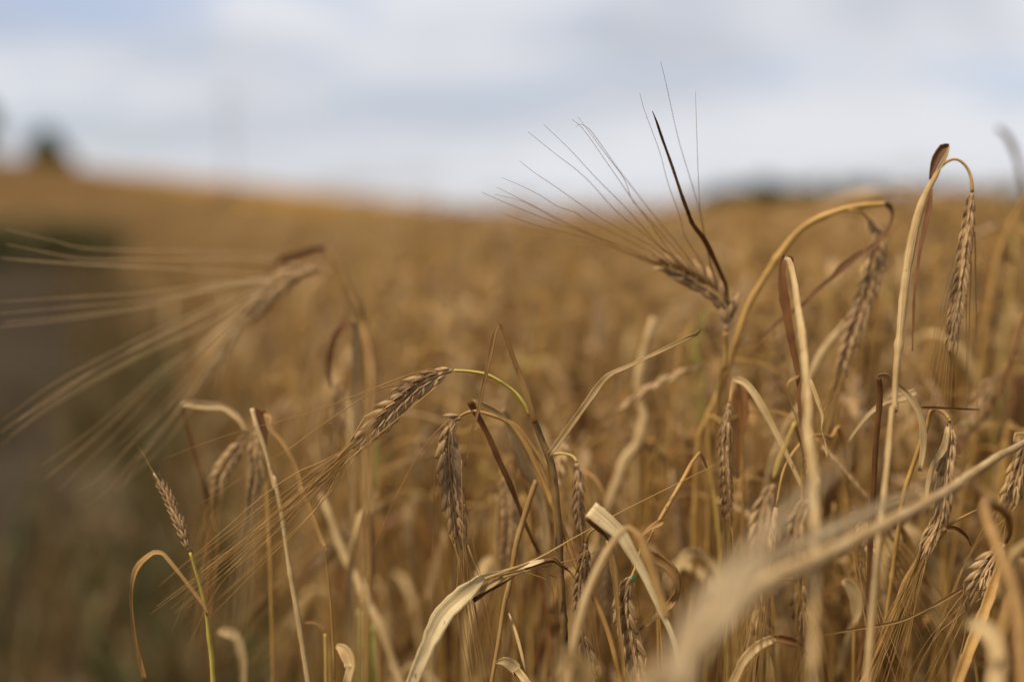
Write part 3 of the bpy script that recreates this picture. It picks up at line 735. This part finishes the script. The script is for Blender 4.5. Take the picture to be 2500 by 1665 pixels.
# 9 broad folded cream leaf with the ear hanging from it
sp = T('J', '150,300 250,380 350,470 430,600 520,760 600,930 660,1060 740,1250 800,1568', .80, .79)
p = Plant('broad cream leaf with square folded top at lower centre, a narrow ear hanging beneath it', rooted(sp))
p.leaf(T('J', '128,282 190,330 250,380 350,470 430,600 520,760 600,930 660,1060 740,1250 800,1568', .80, .79), [40, 42, 41, 34, 25, 18, 15, 14, 12, 10], 'cream', cup=0.12, wav=0.02, root=True)
p.leaf(T('J', '100,330 150,385 200,440 240,480 262,520', .806, .815), [18, 18, 12, 7, 3], 'brown', twist=[0, 40], cup=0.4)
p.stem(T('J', '210,445 160,428 125,455 105,490 97,530', .815, .83), [5, 5, 6, 9], 'olive', root=False, name='neck')
p.ear(T('J', '97,532 82,650 62,800 48,950 45,1100', .83, .84), roll=55, down=0.2, wscale=1.0, ang=20, hairs=24, spread=0.12)
p.leaf(T('J', '248,515 275,600 300,740 320,900 335,1100 365,1350 380,1568', .815, .82), [8, 14, 16, 12, 10, 8, 6], 'tan')

# 10 ear below that
sp = T('J', '60,1180 40,1150 30,1300 0,1568', .85)
p = Plant('ear hanging at the bottom edge under the folded cream leaf', rooted(sp))
p.stem(sp, [6, 8], 'straw')
p.ear(T('J', '55,1180 80,1280 98,1400 112,1568 130,1640', .84), roll=20, down=0.2, hairs=12)

# 11 blurred crooked straw crossing it in front
sp = T('J', '400,412 340,470 250,600 170,760 100,920 40,1130 0,1300 -40,1568', .73, .70)
p = Plant('blurred tan straw arched in front of the folded cream leaf', rooted(sp))
p.stem(sp, [10, 15, 19, 19, 19, 17], 'pale', flat=0.6)
p.stem(T('J', '400,412 450,450 495,500 540,620 590,760 650,950 700,1100', .73, .72), [10, 13, 22, 24, 22, 20, 16], 'tan', root=False, flat=0.6)

# 13 the plump ear with a green insect
sp = T('J', '430,790 445,750 458,715 480,640 520,560 560,700 620,1000 640,1568', .83, .86)
p = Plant('plump tan ear at lower centre with a tiny bright green insect near its top', rooted(sp))
p.stem(sp, [6, 6, 7, 8], 'straw')
p.ear(T('J', '432,785 400,850 385,940 395,1080 425,1230 450,1380 480,1568 492,1640', .82, .825), roll=24, ang=25, wscale=1.25, down=0.1, hairs=10,
      extra=[T('J', '352,880 343,1000 345,1150 370,1330 420,1568', .82), T('J', '450,830 485,990 492,1120 495,1230', .82), T('J', '440,930 450,960 445,980', .82)])
iq = T('J', '458,765 440,825', .812, .812); io = MB(); io.tube([iq[0], iq[0].lerp(iq[1], .5), iq[1]], [0.0002, 0.0009, 0.0011, 0.0010, 0.0004], 8, n=4, flat=0.8)
ioo = link('insect', io.mesh('insect', M['insect'], iq[0])); ioo.location = iq[0]; tag(ioo, 'tiny bright green insect clinging to the top of the plump ear', 'insect')

# 14 curled ribbon leaf and kinked straw
sp = T('E', '985,855 940,915 900,990 820,1130 750,1250', .86, .84) + T('J', '640,375 570,430 510,485 520,600 600,900 700,1568', .83, .84)
p = Plant('kinked straw leaning right with a curled ribbon leaf bending back on itself below', rooted(sp))
p.stem(sp[:5] + T('J', '640,375', .835), [7, 10, 11, 11, 10, 9], 'straw', root=False)
p.leaf(T('J', '665,370 630,395 570,430 520,470 505,490', .833, .83), [14, 18, 16, 8, 3], 'tan', cup=0.7, twist=[0, 50, 20])
p.stem(T('J', '600,430 570,500 545,570 600,800 640,1100 680,1568', .84, .86), [5, 7], 'straw')
p.leaf(T('J', '500,490 520,560 560,615 640,665 710,715 755,780 775,870 752,945 710,1000 640,1060 560,1130 490,1180', .825, .825), [6, 14, 28, 30, 30, 26, 14, 22, 22, 20, 14, 6], 'tan', twist=[10, 20, 0, -50, 60, 30], cup=0.3, label='curled ribbon leaf')
p.leaf(T('E', '985,855 1005,890 1030,950', .865), [7, 8, 3], 'brown')
p = Plant('thin olive stem curving down behind the top of the kinked straw', rooted(T('E', '1020,935 1050,1020 1075,1110 1110,1400', .90)))
p.stem(T('E', '1010,900 1050,1020 1075,1110 1095,1300 1110,1568', .94), [8, 7], 'olive')

# 16 upright pale ear seen from the side, kinked leaf right
sp = T('E', '1162,565 1172,490 1182,425 1205,432 1225,520 1235,700 1240,1000 1240,1568', .88, .93)
p = Plant('narrow pale ear hanging edge-on under a kinked leaf, left of the long two-armed leaf', rooted(sp))
p.stem(sp, [8, 7, 7, 8, 10], 'straw')
p.leaf(T('E', '1185,425 1215,430 1255,448 1300,500 1350,580 1430,730 1480,830 1560,1000 1620,1130', .875, .86), [8, 16, 18, 20, 19, 16, 12, 10, 7], 'pale', cup=0.5)
p.leaf(T('E', '1240,450 1225,560 1245,640 1225,760 1215,900 1210,1010', .93), [34, 44, 30, 16, 12, 6], 'brown', cup=0.5)
p.ear(T('E', '1160,566 1145,650 1134,800 1138,950 1146,1150 1150,1300', .872), roll=60, wscale=1.0, ang=19, down=0.2, spread=0.12, hairs=14)

# 17 the big arch with the dark braided ear
sp = T('B', '700,452 640,460 560,480 430,530 330,600 240,710 160,830 60,1000 0,1180', .93, .96) + T('E', '1120,450 1030,650 980,800 960,1100 950,1568', .97, 1.0)
p = Plant('dark braided ear hanging from the long golden arch at right, a brown leaf crossing it', rooted(sp))
p.stem(T('B', '810,443 760,447', .93) + sp, [13, 16, 17, 17, 18, 18, 17, 16, 14], 'straw')
p.leaf(T('B', '805,441 835,460 848,500 835,560 805,610 740,680 650,730 560,800 530,835 440,910 350,1000 200,1110 100,1250', .925, .93), [13, 14, 12, 10, 12, 18, 20, 20, 12, 10, 10, 9, 4], 'brown', twist=[0, 60, 20, 0, 0, 30], cup=0.3)
p.stem(T('B', '610,478 660,482 690,500 722,532', .93, .935), [8, 7, 7], 'straw', root=False, name='neck')
p.ear(T('B', '722,530 765,600 762,690 742,790 718,900 672,1030 622,1170 560,1390', .935), roll=12, ang=24, wscale=1.28, down=0.1, spread=0.16, spacing=0.0033, alen=(0.08, 0.12),
      extra=[T('B', '805,640 830,760 848,900 858,1080 862,1200', .93), T('B', '700,560 690,900 685,1200 672,1568', .92), T('B', '790,900 740,1200 705,1568', .93)])

# 18 the two-armed leaf
sp = T('B', '262,742 285,760 310,860 330,1000 352,1150 372,1350 388,1568', .86, .72) + T('F', '245,300 272,500 285,800 280,1100 275,1400 270,1568', .68, .58)
p = Plant('tall pale straw folded over at its top beside a red-brown hanging blade', rooted(sp))
p.stem(sp, [10, 19, 22, 24, 24, 24, 22, 20, 18], 'pale', flat=0.5)
p.leaf(T('B', '262,738 246,760 250,900 280,1080 310,1250 335,1380 342,1568', .865, .86) + T('F', '235,420 245,500', .86), [16, 17, 25, 22, 16, 10, 7, 4], 'brown', twist=[0, 30, 10], cup=0.5, label='red-brown blade')
p.leaf(T('B', '270,735 295,745 300,770', .86), [8, 12, 4], 'brown')
p.leaf(T('F', '212,32 168,55 150,85 160,150 190,240 235,350', .86), [4, 9, 10, 7, 6, 3], 'tan', twist=[0, 90, 120], cup=0.5)
p.leaf(T('F', '262,55 300,160 325,240 320,300 340,380 350,450', .84, .82), [8, 12, 10, 14, 14, 6], 'pale', twist=[0, 40, 100, 20], cup=0.4)

# 19 tall stalk at upper right with the hanging ear
sp = T('B', '1110,240 1085,290 1040,370 1000,470 965,600 930,780 905,1000 885,1200 865,1400 860,1568', .86, .79) + T('F', '672,200 655,400 630,650 600,900 570,1250 545,1568', .78, .70)
p = Plant('tall pale stalk at upper right, an ear hanging from its neck hooked above the horizon', rooted(sp))
p.stem(sp, [8, 14, 20, 24, 23, 18, 15, 14, 14, 14, 14, 13], 'pale', flat=0.7)
p.leaf(T('B', '1160,128 1125,140 1090,195 1068,260 1056,310', .86), [12, 22, 22, 16, 6], 'brown', cup=0.6)
p.leaf(T('B', '1160,130 1140,180 1110,240 1085,280', .855), [4, 10, 10, 6], 'pale')
p.leaf(T('B', '1065,360 1045,480 1030,560 1008,660 985,800 968,950 962,1100 957,1250', .87, .86), [6, 18, 14, 11, 8, 7, 6, 2], 'brown', twist=[0, 40, -20], cup=0.5)
p.stem(T('B', '1085,290 1110,245 1150,210 1200,200 1250,236 1278,300 1286,382', .86, .86), [7, 7.5, 7.5, 8, 9], 'straw', root=False, name='neck')
fan = [T('B', f'{a},{b_} {(a*0.5+c*0.5):.0f},{(b_+1300)/2+90:.0f} {c},1568', .86, .865) for a, b_, c in ((1215, 640, 985), (1200, 760, 1000), (1190, 860, 1020), (1175, 980, 1050), (1165, 1100, 1078), (1160, 1180, 1110), (1160, 1230, 1128), (1165, 1240, 1150), (1185, 1180, 1166), (1215, 1080, 1188), (1250, 880, 1258), (1300, 600, 1312), (1280, 760, 1255))]
p.ear(T('B', '1287,385 1272,460 1260,580 1242,710 1222,860 1197,1010 1176,1140 1157,1262', .86), roll=38, ang=19, wscale=1.06, awns=False, extra=fan, hairs=46)

# 20 blurred tall stalks behind at the right edge
for pts_, w, m_, lab in (
    (T('B', '1420,30 1465,60 1510,140 1545,260 1570,420 1590,700', 1.32), [18, 24, 20, 16], 'weeddry', 'blurred grey-green stalk tip arching over at the upper right corner'),
    (T('B', '1600,380 1540,470 1490,560 1460,630 1420,760 1385,950 1350,1150 1320,1500', 1.12), [12, 16, 16, 14], 'straw', 'blurred straw leaning left at the right edge beyond the hooked ear'),
    (T('B', '1390,480 1430,560 1465,640 1510,760 1560,900', 1.12), [14, 12], 'tan', 'blurred straw crossing the leaning one at the right edge'),
    (T('B', '1600,980 1560,1100 1500,1280 1440,1450 1380,1568', 1.0), [10, 12], 'brown', 'blurred dark brown straw low at the right edge'),
    (T('B', '590,1080 540,1160 470,1250 410,1360 360,1500', 1.0), [10, 24, 22, 14], 'pale', 'blurred pale leaf between the two-armed leaf and the braided ear'),
    (T('E', '715,60 680,180 640,350 622,480 640,580 655,650 620,800 545,900 500,1020 450,1150 400,1330', 1.08, 1.05), [22, 30, 30, 24, 30, 32, 30, 24], 'pale', 'blurred crooked pale straw standing in the middle behind the kinked leaf'),
    (T('H', '790,300 850,450 950,720 1050,900 1130,1080 1210,1230 1290,1480', 1.04, 1.0), [16, 26, 30, 30, 26], 'pale', 'blurred thick straw leaning left below the sharp middle ear'),
    (T('D', '525,780 522,900 520,1080', 1.12), [14, 14], 'green', 'blurred bright green stem left of the sharp middle ear'),
    (T('H', '1045,1080 1050,1250 1045,1620', 1.02), [16, 15], 'green', 'blurred green stem at the bottom, left one of the pair'),
    (T('H', '1130,1180 1130,1350 1140,1620', 1.04), [16, 15], 'green', 'blurred green stem at the bottom, right one of the pair'),
    (T('E', '1020,20 960,200 985,400 985,700', 1.15), [12, 12], 'green', 'blurred faint green stem below the fanned ear'),
    (T('F', '1060,240 1080,330 1070,420', 1.2), [16, 14], 'green', 'blurred green stem at right behind the drooping awns'),
    (T('F', '1332,950 1290,1100 1230,1300 1180,1568', .74), [30, 34], 'tan', 'blurred straw in the lower right corner'),
    ):
    p = Plant(lab, rooted(pts_))
    if m_ == 'green':
        p.stem([q + Vector((0.003, 0.02, 0)) for q in pts_], [8, 8], 'straw'); p.leaf(pts_, w, m_, cup=0.6)
    else: p.stem(pts_, w, m_, flat=0.6)

# 21 dark flat stem with a pale hooked leaf
sp = T('F', '604,38 612,130 600,280 588,420 580,600 565,800 560,1000 540,1250 500,1568', .83, .86)
p = Plant('dark brown flat stem with a pale hooked leaf folded over its square top, lower right', rooted(sp))
p.stem(sp, [14, 14, 13, 13, 12], 'brown', flat=0.5)
p.leaf(T('F', '600,36 640,30 700,80 758,140 805,215 826,300 828,400 812,512', .825, .82), [8, 14, 13, 15, 18, 17, 15, 10], 'pale', twist=[60, 50, 0, -10, 0, 20], cup=0.5)
p.leaf(T('F', '790,115 720,145 640,165 560,225 500,295 450,370', .87), [20, 24, 14, 10, 8, 5], 'pale')

# 22 ragged ear right
sp = T('F', '962,262 940,228 900,202 870,212 850,280 800,420 730,640 690,900 640,1250 560,1568', .83, .88)
p = Plant('ragged grey-tan ear with split husks hanging at right under the hooked ear', rooted(sp))
p.stem(sp, [8, 12, 13, 12, 8], 'straw')
p.leaf(T('F', '820,195 890,196 960,200 1040,203 1110,205', .828, .83), [7, 7, 6, 6, 2], 'brown', cup=0.7)
p.ear(T('F', '962,262 962,350 948,450 940,560 925,700 870,830 815,960', .832, .83), roll=30, wscale=1.22, ang=15, down=0.2, hairs=40, spread=0.16, alen=(0.08, 0.12), every=1)
p.leaf(T('F', '950,290 930,400 880,480 850,600 845,720', .828), [8, 18, 14, 12, 4], 'pale', twist=[0, 40], cup=0.5)

# 23 the thick straw running out of focus towards the viewer
sp = T('F', '1345,362 1290,395 1200,440 1080,520 980,590 850,668 700,745 500,850 300,950 100,1045', .83, .60) + T('J', '1200,1000 1020,1170 880,1370 790,1568', .56, .50)
p = Plant('thick ribbed straw slanting from the right edge down to the bottom, blurred at its left', rooted(sp))
p.stem(sp, [16, 17, 18, 20, 22, 25, 29, 33, 36, 38, 38], 'ribbed', flat=0.75, sides=10)
p.leaf(T('F', '1290,385 1305,340 1330,350 1350,370', .825), [10, 26, 28, 20], 'pale')
# 24 the broad blurred leaf in front
sp = T('F', '470,400 380,500 250,620 100,760 0,860', .53, .50) + T('J', '1150,760 1000,950 880,1150 790,1350 740,1568', .50, .47)
p = Plant('very blurred broad pale blade rising steeply across the thick slanting straw', rooted(sp))
p.leaf(sp, [3, 9, 15, 20, 25, 30, 33, 34, 33], 'milky', root=True)
sp = T('F', '900,560 700,650 500,740 250,860 0,990', .62, .56) + T('J', '1150,1060 980,1250 860,1430 800,1568', .54, .50)
p = Plant('blurred pale blade lying along the thick slanting straw', rooted(sp))
p.leaf(sp, [4, 14, 20, 24, 28, 30, 30, 28], 'milky', root=True)

# 25 ears at the right edge
sp = T('F', '1240,870 1262,820 1250,740 1200,690 1140,670 1150,760 1200,900 1300,1200 1330,1568', .80, .62)
p = Plant('dark braided ear pointing down left near the lower right corner', rooted(sp))
p.stem(sp, [9, 16, 22, 26, 26], 'tan')
p.ear(T('F', '1240,872 1200,920 1150,985 1105,1060 1060,1150', .84, .835), roll=5, ang=27, wscale=1.1, spread=0.1, down=0.1, alen=(0.09, 0.12))
sp = T('F', '1340,380 1360,340 1400,500 1400,1000', .86)
p = Plant('dark braided ear cut by the right edge below the thick straw', rooted(sp))
p.stem(sp, [9, 10], 'straw')
p.ear(T('F', '1340,385 1325,450 1300,540 1270,620 1240,700', .86), roll=5, ang=25, wscale=1.15, spread=0.1, awnmat='awn')

# 26 noded straw
sp = T('F', '1100,703 1010,750 930,796 890,840 850,892 780,990 730,1080 690,1200 630,1350 560,1500', .83, .84)
p = Plant('noded straw slanting up right to a thin point, a brown curled leaf at its node', rooted(sp))
p.stem(sp, [2, 8, 12, 11, 13, 13, 13, 12], 'straw')
p.leaf(T('F', '930,798 970,792 1010,805 1050,842 1066,885', .828), [6, 9, 10, 9, 4], 'brown', cup=0.6, twist=[0, 60])
p.leaf(T('F', '935,790 925,800 930,820', .825), [14, 18, 8], 'tan', cup=0.7)
# 27 thin brown stem crossing
sp = T('F', '1030,1095 960,1140 850,1200 700,1265 500,1300 335,1330', .83, .80)
p = Plant('thin brown dry blade lying across the drooping awns at lower right', rooted(T('F', '1030,1095 1060,1300 1100,1568', .84)))
p.leaf(sp, [10, 9, 6, 8, 7, 2], 'tan', cup=0.7)
p.stem(T('F', '1030,1095 1045,1200 1070,1350 1100,1568', .84, .86), [5, 7], 'straw')
# 28
sp = T('F', '1222,960 1190,1050 1150,1170 1100,1300 1050,1430 1000,1568', .83, .80)
p = Plant('broad golden straw leaning right under the braided ear at lower right', rooted(sp))
p.leaf(sp, [14, 22, 26, 28, 27, 24], 'straw', root=True, cup=0.6)
sp = T('F', '1035,1275 1090,1280 1150,1310 1190,1380 1205,1470 1190,1568', .64, .62)
p = Plant('blurred cream leaf tip bent over near the bottom right corner', rooted(sp))
p.leaf(sp, [6, 30, 34, 32, 30, 26], 'pale', root=True)
# 29
sp = T('J', '1740,1370 1690,1300 1620,1262 1500,1240 1370,1300 1260,1420 1190,1568', .80, .79)
p = Plant('arched leaf at the bottom right of the middle, cream below and brown at its tip', rooted(sp))
p.leaf(sp[3:], [16, 24, 22, 20, 20], 'pale', root=True, cup=0.4)
p.leaf(sp[:4] + [sp[3].lerp(sp[4], 0.25)], [3, 14, 20, 18, 14], 'brown', cup=0.5)
# 30
sp = T('F', '425,1060 460,1085 490,1140 495,1220 480,1300', .90)
p = Plant('pale torn leaf end below the thick slanting straw', rooted(sp + T('F', '480,1568', .92)))
p.leaf(sp, [14, 36, 36, 28, 8], 'pale', cup=0.4); p.stem(T('F', '484,1260 480,1400 478,1568', .90), [7, 8], 'straw')
# 31 two blurred ears left of the upright straw
for nk, ax, d, lab in (('1545,680 1500,790 1450,900 1420,1010', '1490,100 1420,250 1385,420 1390,620 1400,850', .755, 'blurred tan ear behind the slanting blades, hanging left of the tall folded straw'),
                   ('1690,1020 1650,1080 1630,1120', '1745,215 1680,330 1650,480 1680,700 1700,820', .76, 'blurred tan ear half hidden by the tall folded straw')):
    sp = T('E', nk, d); p = Plant(lab, rooted(sp + T('J', '1500,1568', .86)))
    p.stem(sp, [8, 8], 'olive', root=False, name='neck'); p.stem([sp[0]] + T('E', '1600,900 1590,1300 1580,1568', .84, .86), [8, 9], 'straw')
    p.ear(T('J', ax, d), roll=20, wscale=1.05, down=0.2, spread=0.1)
for ax, lab in (('1360,940 1380,1040 1400,1140 1385,1270', 'ear hanging under the slanting blades, left one of two'), ('1700,800 1690,950 1715,1080 1712,1250', 'ear hanging under the slanting blades, right one of two')):
    q = T('J', ax, .87); sp = T('J', f'{ax.split()[0]} 1450,820 1480,1000 1490,1568', .88); p = Plant(lab, rooted(sp)); p.stem(sp, [7, 8], 'straw'); p.ear(q, roll=15, down=0.2, spread=0.2)

# 32 the blurred long-awned ear at upper left
sp = T('C', '1785,245 1800,262 1860,360 1900,430 1960,560 1995,690', .675, .675) + T('D', '500,420 485,700 480,1000 470,1300 460,1568', .65, .62)
p = Plant('blurred ear at upper left with long awns fanning out to the left edge', rooted(sp))
p.stem(sp, [8, 13, 13, 12, 11, 10], 'tan')
p.leaf(T('C', '1785,243 1720,252 1650,270 1560,300 1480,322', .675), [10, 15, 17, 14, 4], 'brown', cup=0.5)
p.stem(T('C', '1890,470 1860,425 1800,385 1750,368', .675), [5, 5], 'straw', root=False, name='neck')
ex = [T('C', s_, .675, .745) for s_ in ('1640,350 1400,300 1000,300 500,300 300,270 30,215', '1560,390 1300,375 900,345 400,320 0,290', '1500,400 1200,430 800,480 400,505 0,530', '1500,410 1150,465 800,560 400,625 0,670',
      '1450,460 1200,560 900,700 600,860 300,1030 0,1250', '1420,480 1150,640 800,800 500,960 250,1110 50,1265', '1380,540 1200,690 1000,830 800,990 600,1190 400,1370 250,1500', '1380,560 1150,760 900,930 650,1160 500,1300 250,1490',
      '1340,620 1200,800 1000,1010 850,1180 670,1350', '1320,650 1150,880 950,1080 780,1240 560,1480 420,1568', '1310,670 1200,850 1080,980 900,1240 760,1400', '1300,680 1230,850 1180,1020 1160,1060', '1300,690 1080,1050 900,1300 620,1568', '1330,640 1050,1020 880,1230 700,1480', '1450,450 1180,570 880,720 560,880 280,1060 0,1240')]
ex += [[q + Vector((0.001 * math.sin(i * 2.3), 0, 0.0016 * math.cos(i * 1.7))) * (1 + k * 0.8) for k, q in enumerate(P_)] for i, P_ in enumerate(ex)]
p.ear(T('C', '1748,362 1650,362 1560,415 1480,490 1400,570 1310,668', .675), roll=25, ang=19, wscale=0.95, awns=False, arad=1.0, awnmat='awnpale', extra=ex, spacing=0.0031)

# 33 bent leaf left of the middle
sp = T('D', '388,72 405,130 408,250 405,370 400,480 395,700 390,1100', 1.0, 1.02)
p = Plant('blurred hairpin-folded leaf left of the middle, its left arm brown and right arm pale', rooted(sp))
p.leaf(sp, [12, 24, 26, 26, 22, 14, 12], 'pale', root=True)
p.leaf(T('D', '388,76 340,105 290,165 258,260 248,380 262,470', 1.0), [14, 20, 20, 18, 16, 6], 'brown', twist=[40, 0, -20])
p.ear(T('D', '300,430 310,520 312,640 330,760', 1.03), roll=20, down=0.3)

# 34 pale crooked neck with ear
sp = T('C', '1350,1250 1320,1190 1290,1155 1220,1108 1100,1096 1000,1090 1010,1150 1040,1270 1080,1400 1115,1550', .95, .97) + T('G', '1400,350 1420,900 1430,1568', 1.0)
p = Plant('crooked pale neck at left with a grey-pink ear hanging from its right end', rooted(sp))
p.leaf(T('C', '1350,1255 1320,1190 1290,1155 1220,1108 1150,1100 1060,1092 995,1085', .945, .95), [10, 14, 17, 15, 22, 24, 12], 'pale', cup=0.5)
p.stem(sp[5:], [9, 11, 11, 10], 'brown')
p.ear(T('C', '1350,1255 1310,1320 1240,1420 1205,1500 1185,1620', .95), roll=12, wscale=1.05, down=0.3)
# 35 hooked straw pair
sp = T('C', '1378,1115 1400,1200 1440,1310 1480,1450 1510,1568', .88, .87) + T('H', '470,180 520,430 560,700 600,950 650,1250 700,1568', .87, .86)
p = Plant('long straw at left running from a square-cut top down to the bottom edge', rooted(sp))
p.stem(sp, [13, 13, 11, 11, 12, 13, 15, 14], 'pale')
p.leaf(T('C', '1380,1118 1420,1150 1440,1250 1450,1330', .89), [10, 20, 22, 6], 'brown')
sp = T('C', '1415,1150 1450,1140 1478,1165 1475,1215 1560,1320 1620,1450 1650,1568', .90, .88) + T('H', '650,260 720,420 790,600 826,662', .87, .86)
p = Plant('straw at left arching right from a curled top and ending in a pale blunt tip', rooted(sp + T('H', '840,1000 860,1568', .88)))
p.leaf(sp, [12, 18, 14, 10, 12, 13, 12, 13, 12, 12, 8], 'tan', cup=0.6)
p.stem([sp[-1]] + T('H', '826,760 850,1000 870,1300 880,1568', .865, .88), [3, 4, 5, 8], 'straw')
sp = T('C', '1410,1230 1400,1180 1430,1160 1450,1300 1460,1568', .94)
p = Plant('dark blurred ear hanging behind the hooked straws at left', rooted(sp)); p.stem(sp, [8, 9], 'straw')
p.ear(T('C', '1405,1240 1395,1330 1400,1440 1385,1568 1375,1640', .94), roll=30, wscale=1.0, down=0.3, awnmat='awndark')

# 37 left arch and thin upright ear
sp = T('G', '1288,690 1320,800 1360,930 1395,1080 1415,1250 1435,1400 1445,1568', .85, .86)
p = Plant('thin ear leaning left on a yellow-green stem at lower left beside an arched leaf', rooted(sp))
p.stem(sp, [6, 7, 8, 9, 11, 12, 13], 'lime')
p.leaf(T('G', '1405,1120 1380,1050 1300,940 1200,810 1130,725 1098,695 1040,692 975,745 920,810 892,930 890,1050 905,1200 930,1340 955,1440 985,1568', .85, .86), [6, 9, 9, 9, 9, 10, 13, 20, 16, 9, 8, 9, 8, 11, 11], 'tan', twist=[20, 10, 0, 60, -10, 0, 10], cup=0.5)
p.ear(T('G', '1286,688 1240,560 1195,445 1130,300 1040,150', .855, .86), roll=70, ang=8, wscale=0.78, awns=False, extra=[T('G', '1050,160 1000,80 960,0', .86) + T('C', '780,1360 752,1318', .86), T('G', '1100,250 1030,130 975,20', .86)])

# 38 small leaves at the bottom
for sp, w, m_, lab in ((T('H', '890,1320 930,1340 970,1400 985,1470 965,1568', .87, .86), [8, 28, 34, 30, 20], 'pale', 'small cream leaf tip hooked over at the bottom left of the middle'),
                   (T('I', '640,1425 700,1412 760,1440 810,1490 865,1568', .83, .82), [6, 22, 28, 26, 20], 'pale', 'small cream leaf hooked over at the bottom centre'),
                   (T('H', '680,1165 730,1160 780,1180 815,1230 830,1350 835,1568', .89), [4, 8, 12, 18, 20, 18], 'tan', 'small curled leaf sheath beside the long straw at bottom left'),
                   (T('I', '1080,1560 1130,1470 1200,1400 1280,1450 1290,1568', .60), [10, 30, 40, 44, 40], 'pale', 'blurred cream leaf lump at the bottom under the folded leaf'),
                   (T('G', '1480,1225 1530,1230 1600,1260 1640,1400 1650,1568', 1.0), [10, 30, 26, 18], 'pale', 'blurred pale leaf bent over low at the left')):
    p = Plant(lab, rooted(sp)); p.leaf(sp, w, m_, root=True, cup=0.5)
for s_, lab in (('H|815,1240 820,1350 822,1568', 'short yellow-green stem at the bottom left of the middle'), ):
    c_, q_ = s_.split('|'); sp = T(c_, q_, .885); p = Plant(lab, rooted(sp)); p.stem(sp, [8, 8], 'olive')

# 44 the fanned ear against the sky
sp = T('A', '1316,1390 1318,1470 1312,1568', .92, .93) + T('E', '1140,260 1100,500 1060,800 1040,1100 1030,1568', .94, 1.0)
p = Plant('ear bending left with its awns fanned against the sky beside a dark spear leaf', rooted(sp))
p.stem(sp, [12, 14, 13, 13], 'straw')
fan = [T('A', s_, .92, .83) for s_ in (
 '1060,1090 880,1010 620,900 400,790 220,700', '1040,1085 860,1000 560,890 300,790 150,725', '1020,1080 820,1000 600,930 400,880 240,820', '1050,1085 850,1010 640,915 500,850 350,770 215,735',
 '1100,1105 960,1010 770,915 640,850 600,820 510,790 430,740 330,690 245,655', '1120,1110 960,980 800,895 650,800 490,690 400,630 330,575',
 '1150,1125 960,950 800,820 640,650 500,540 370,435', '1180,1140 1000,980 860,820 700,660 570,520 445,400', '1200,1150 1060,1020 940,850 850,730 760,600 640,430 580,375',
 '1220,1170 1060,980 950,850 870,760 830,660 740,540 610,365', '1240,1180 1130,1030 1010,880 900,740 800,610 700,470 660,420 620,400 600,412',
 '1250,1190 1200,1060 1130,950 1090,820 1040,680 1000,530 930,340 905,250', '1290,1240 1240,1060 1200,850 1150,670 1090,470 1030,200 1005,100', '1300,1270 1240,1040 1200,860 1190,750 1180,500 1172,245',
 '1200,1150 1100,1060 1000,985 880,960')]
p.ear(T('A', '1316,1395 1326,1300 1285,1225 1205,1160 1120,1108 1040,1078 955,1040', .92), roll=15, ang=24, wscale=1.42, awns=True, every=3, aim=(at(1500, 640, .9) - at(1640, 660, .92)), spread=0.10, alen=(0.05, 0.10), extra=fan)
p.leaf(T('A', '966,338 985,385 1010,460 1060,600 1110,750 1140,830', .835, .865), [2, 5, 7, 7, 9, 10], 'dark', cup=0.6, label='dark spear-shaped tip')
p.leaf(T('A', '1138,826 1160,880 1210,945 1255,1030 1300,1130 1318,1180 1328,1300 1318,1400', .865, .935), [10, 11, 14, 13, 10, 10, 9, 9], 'brown', cup=0.6)
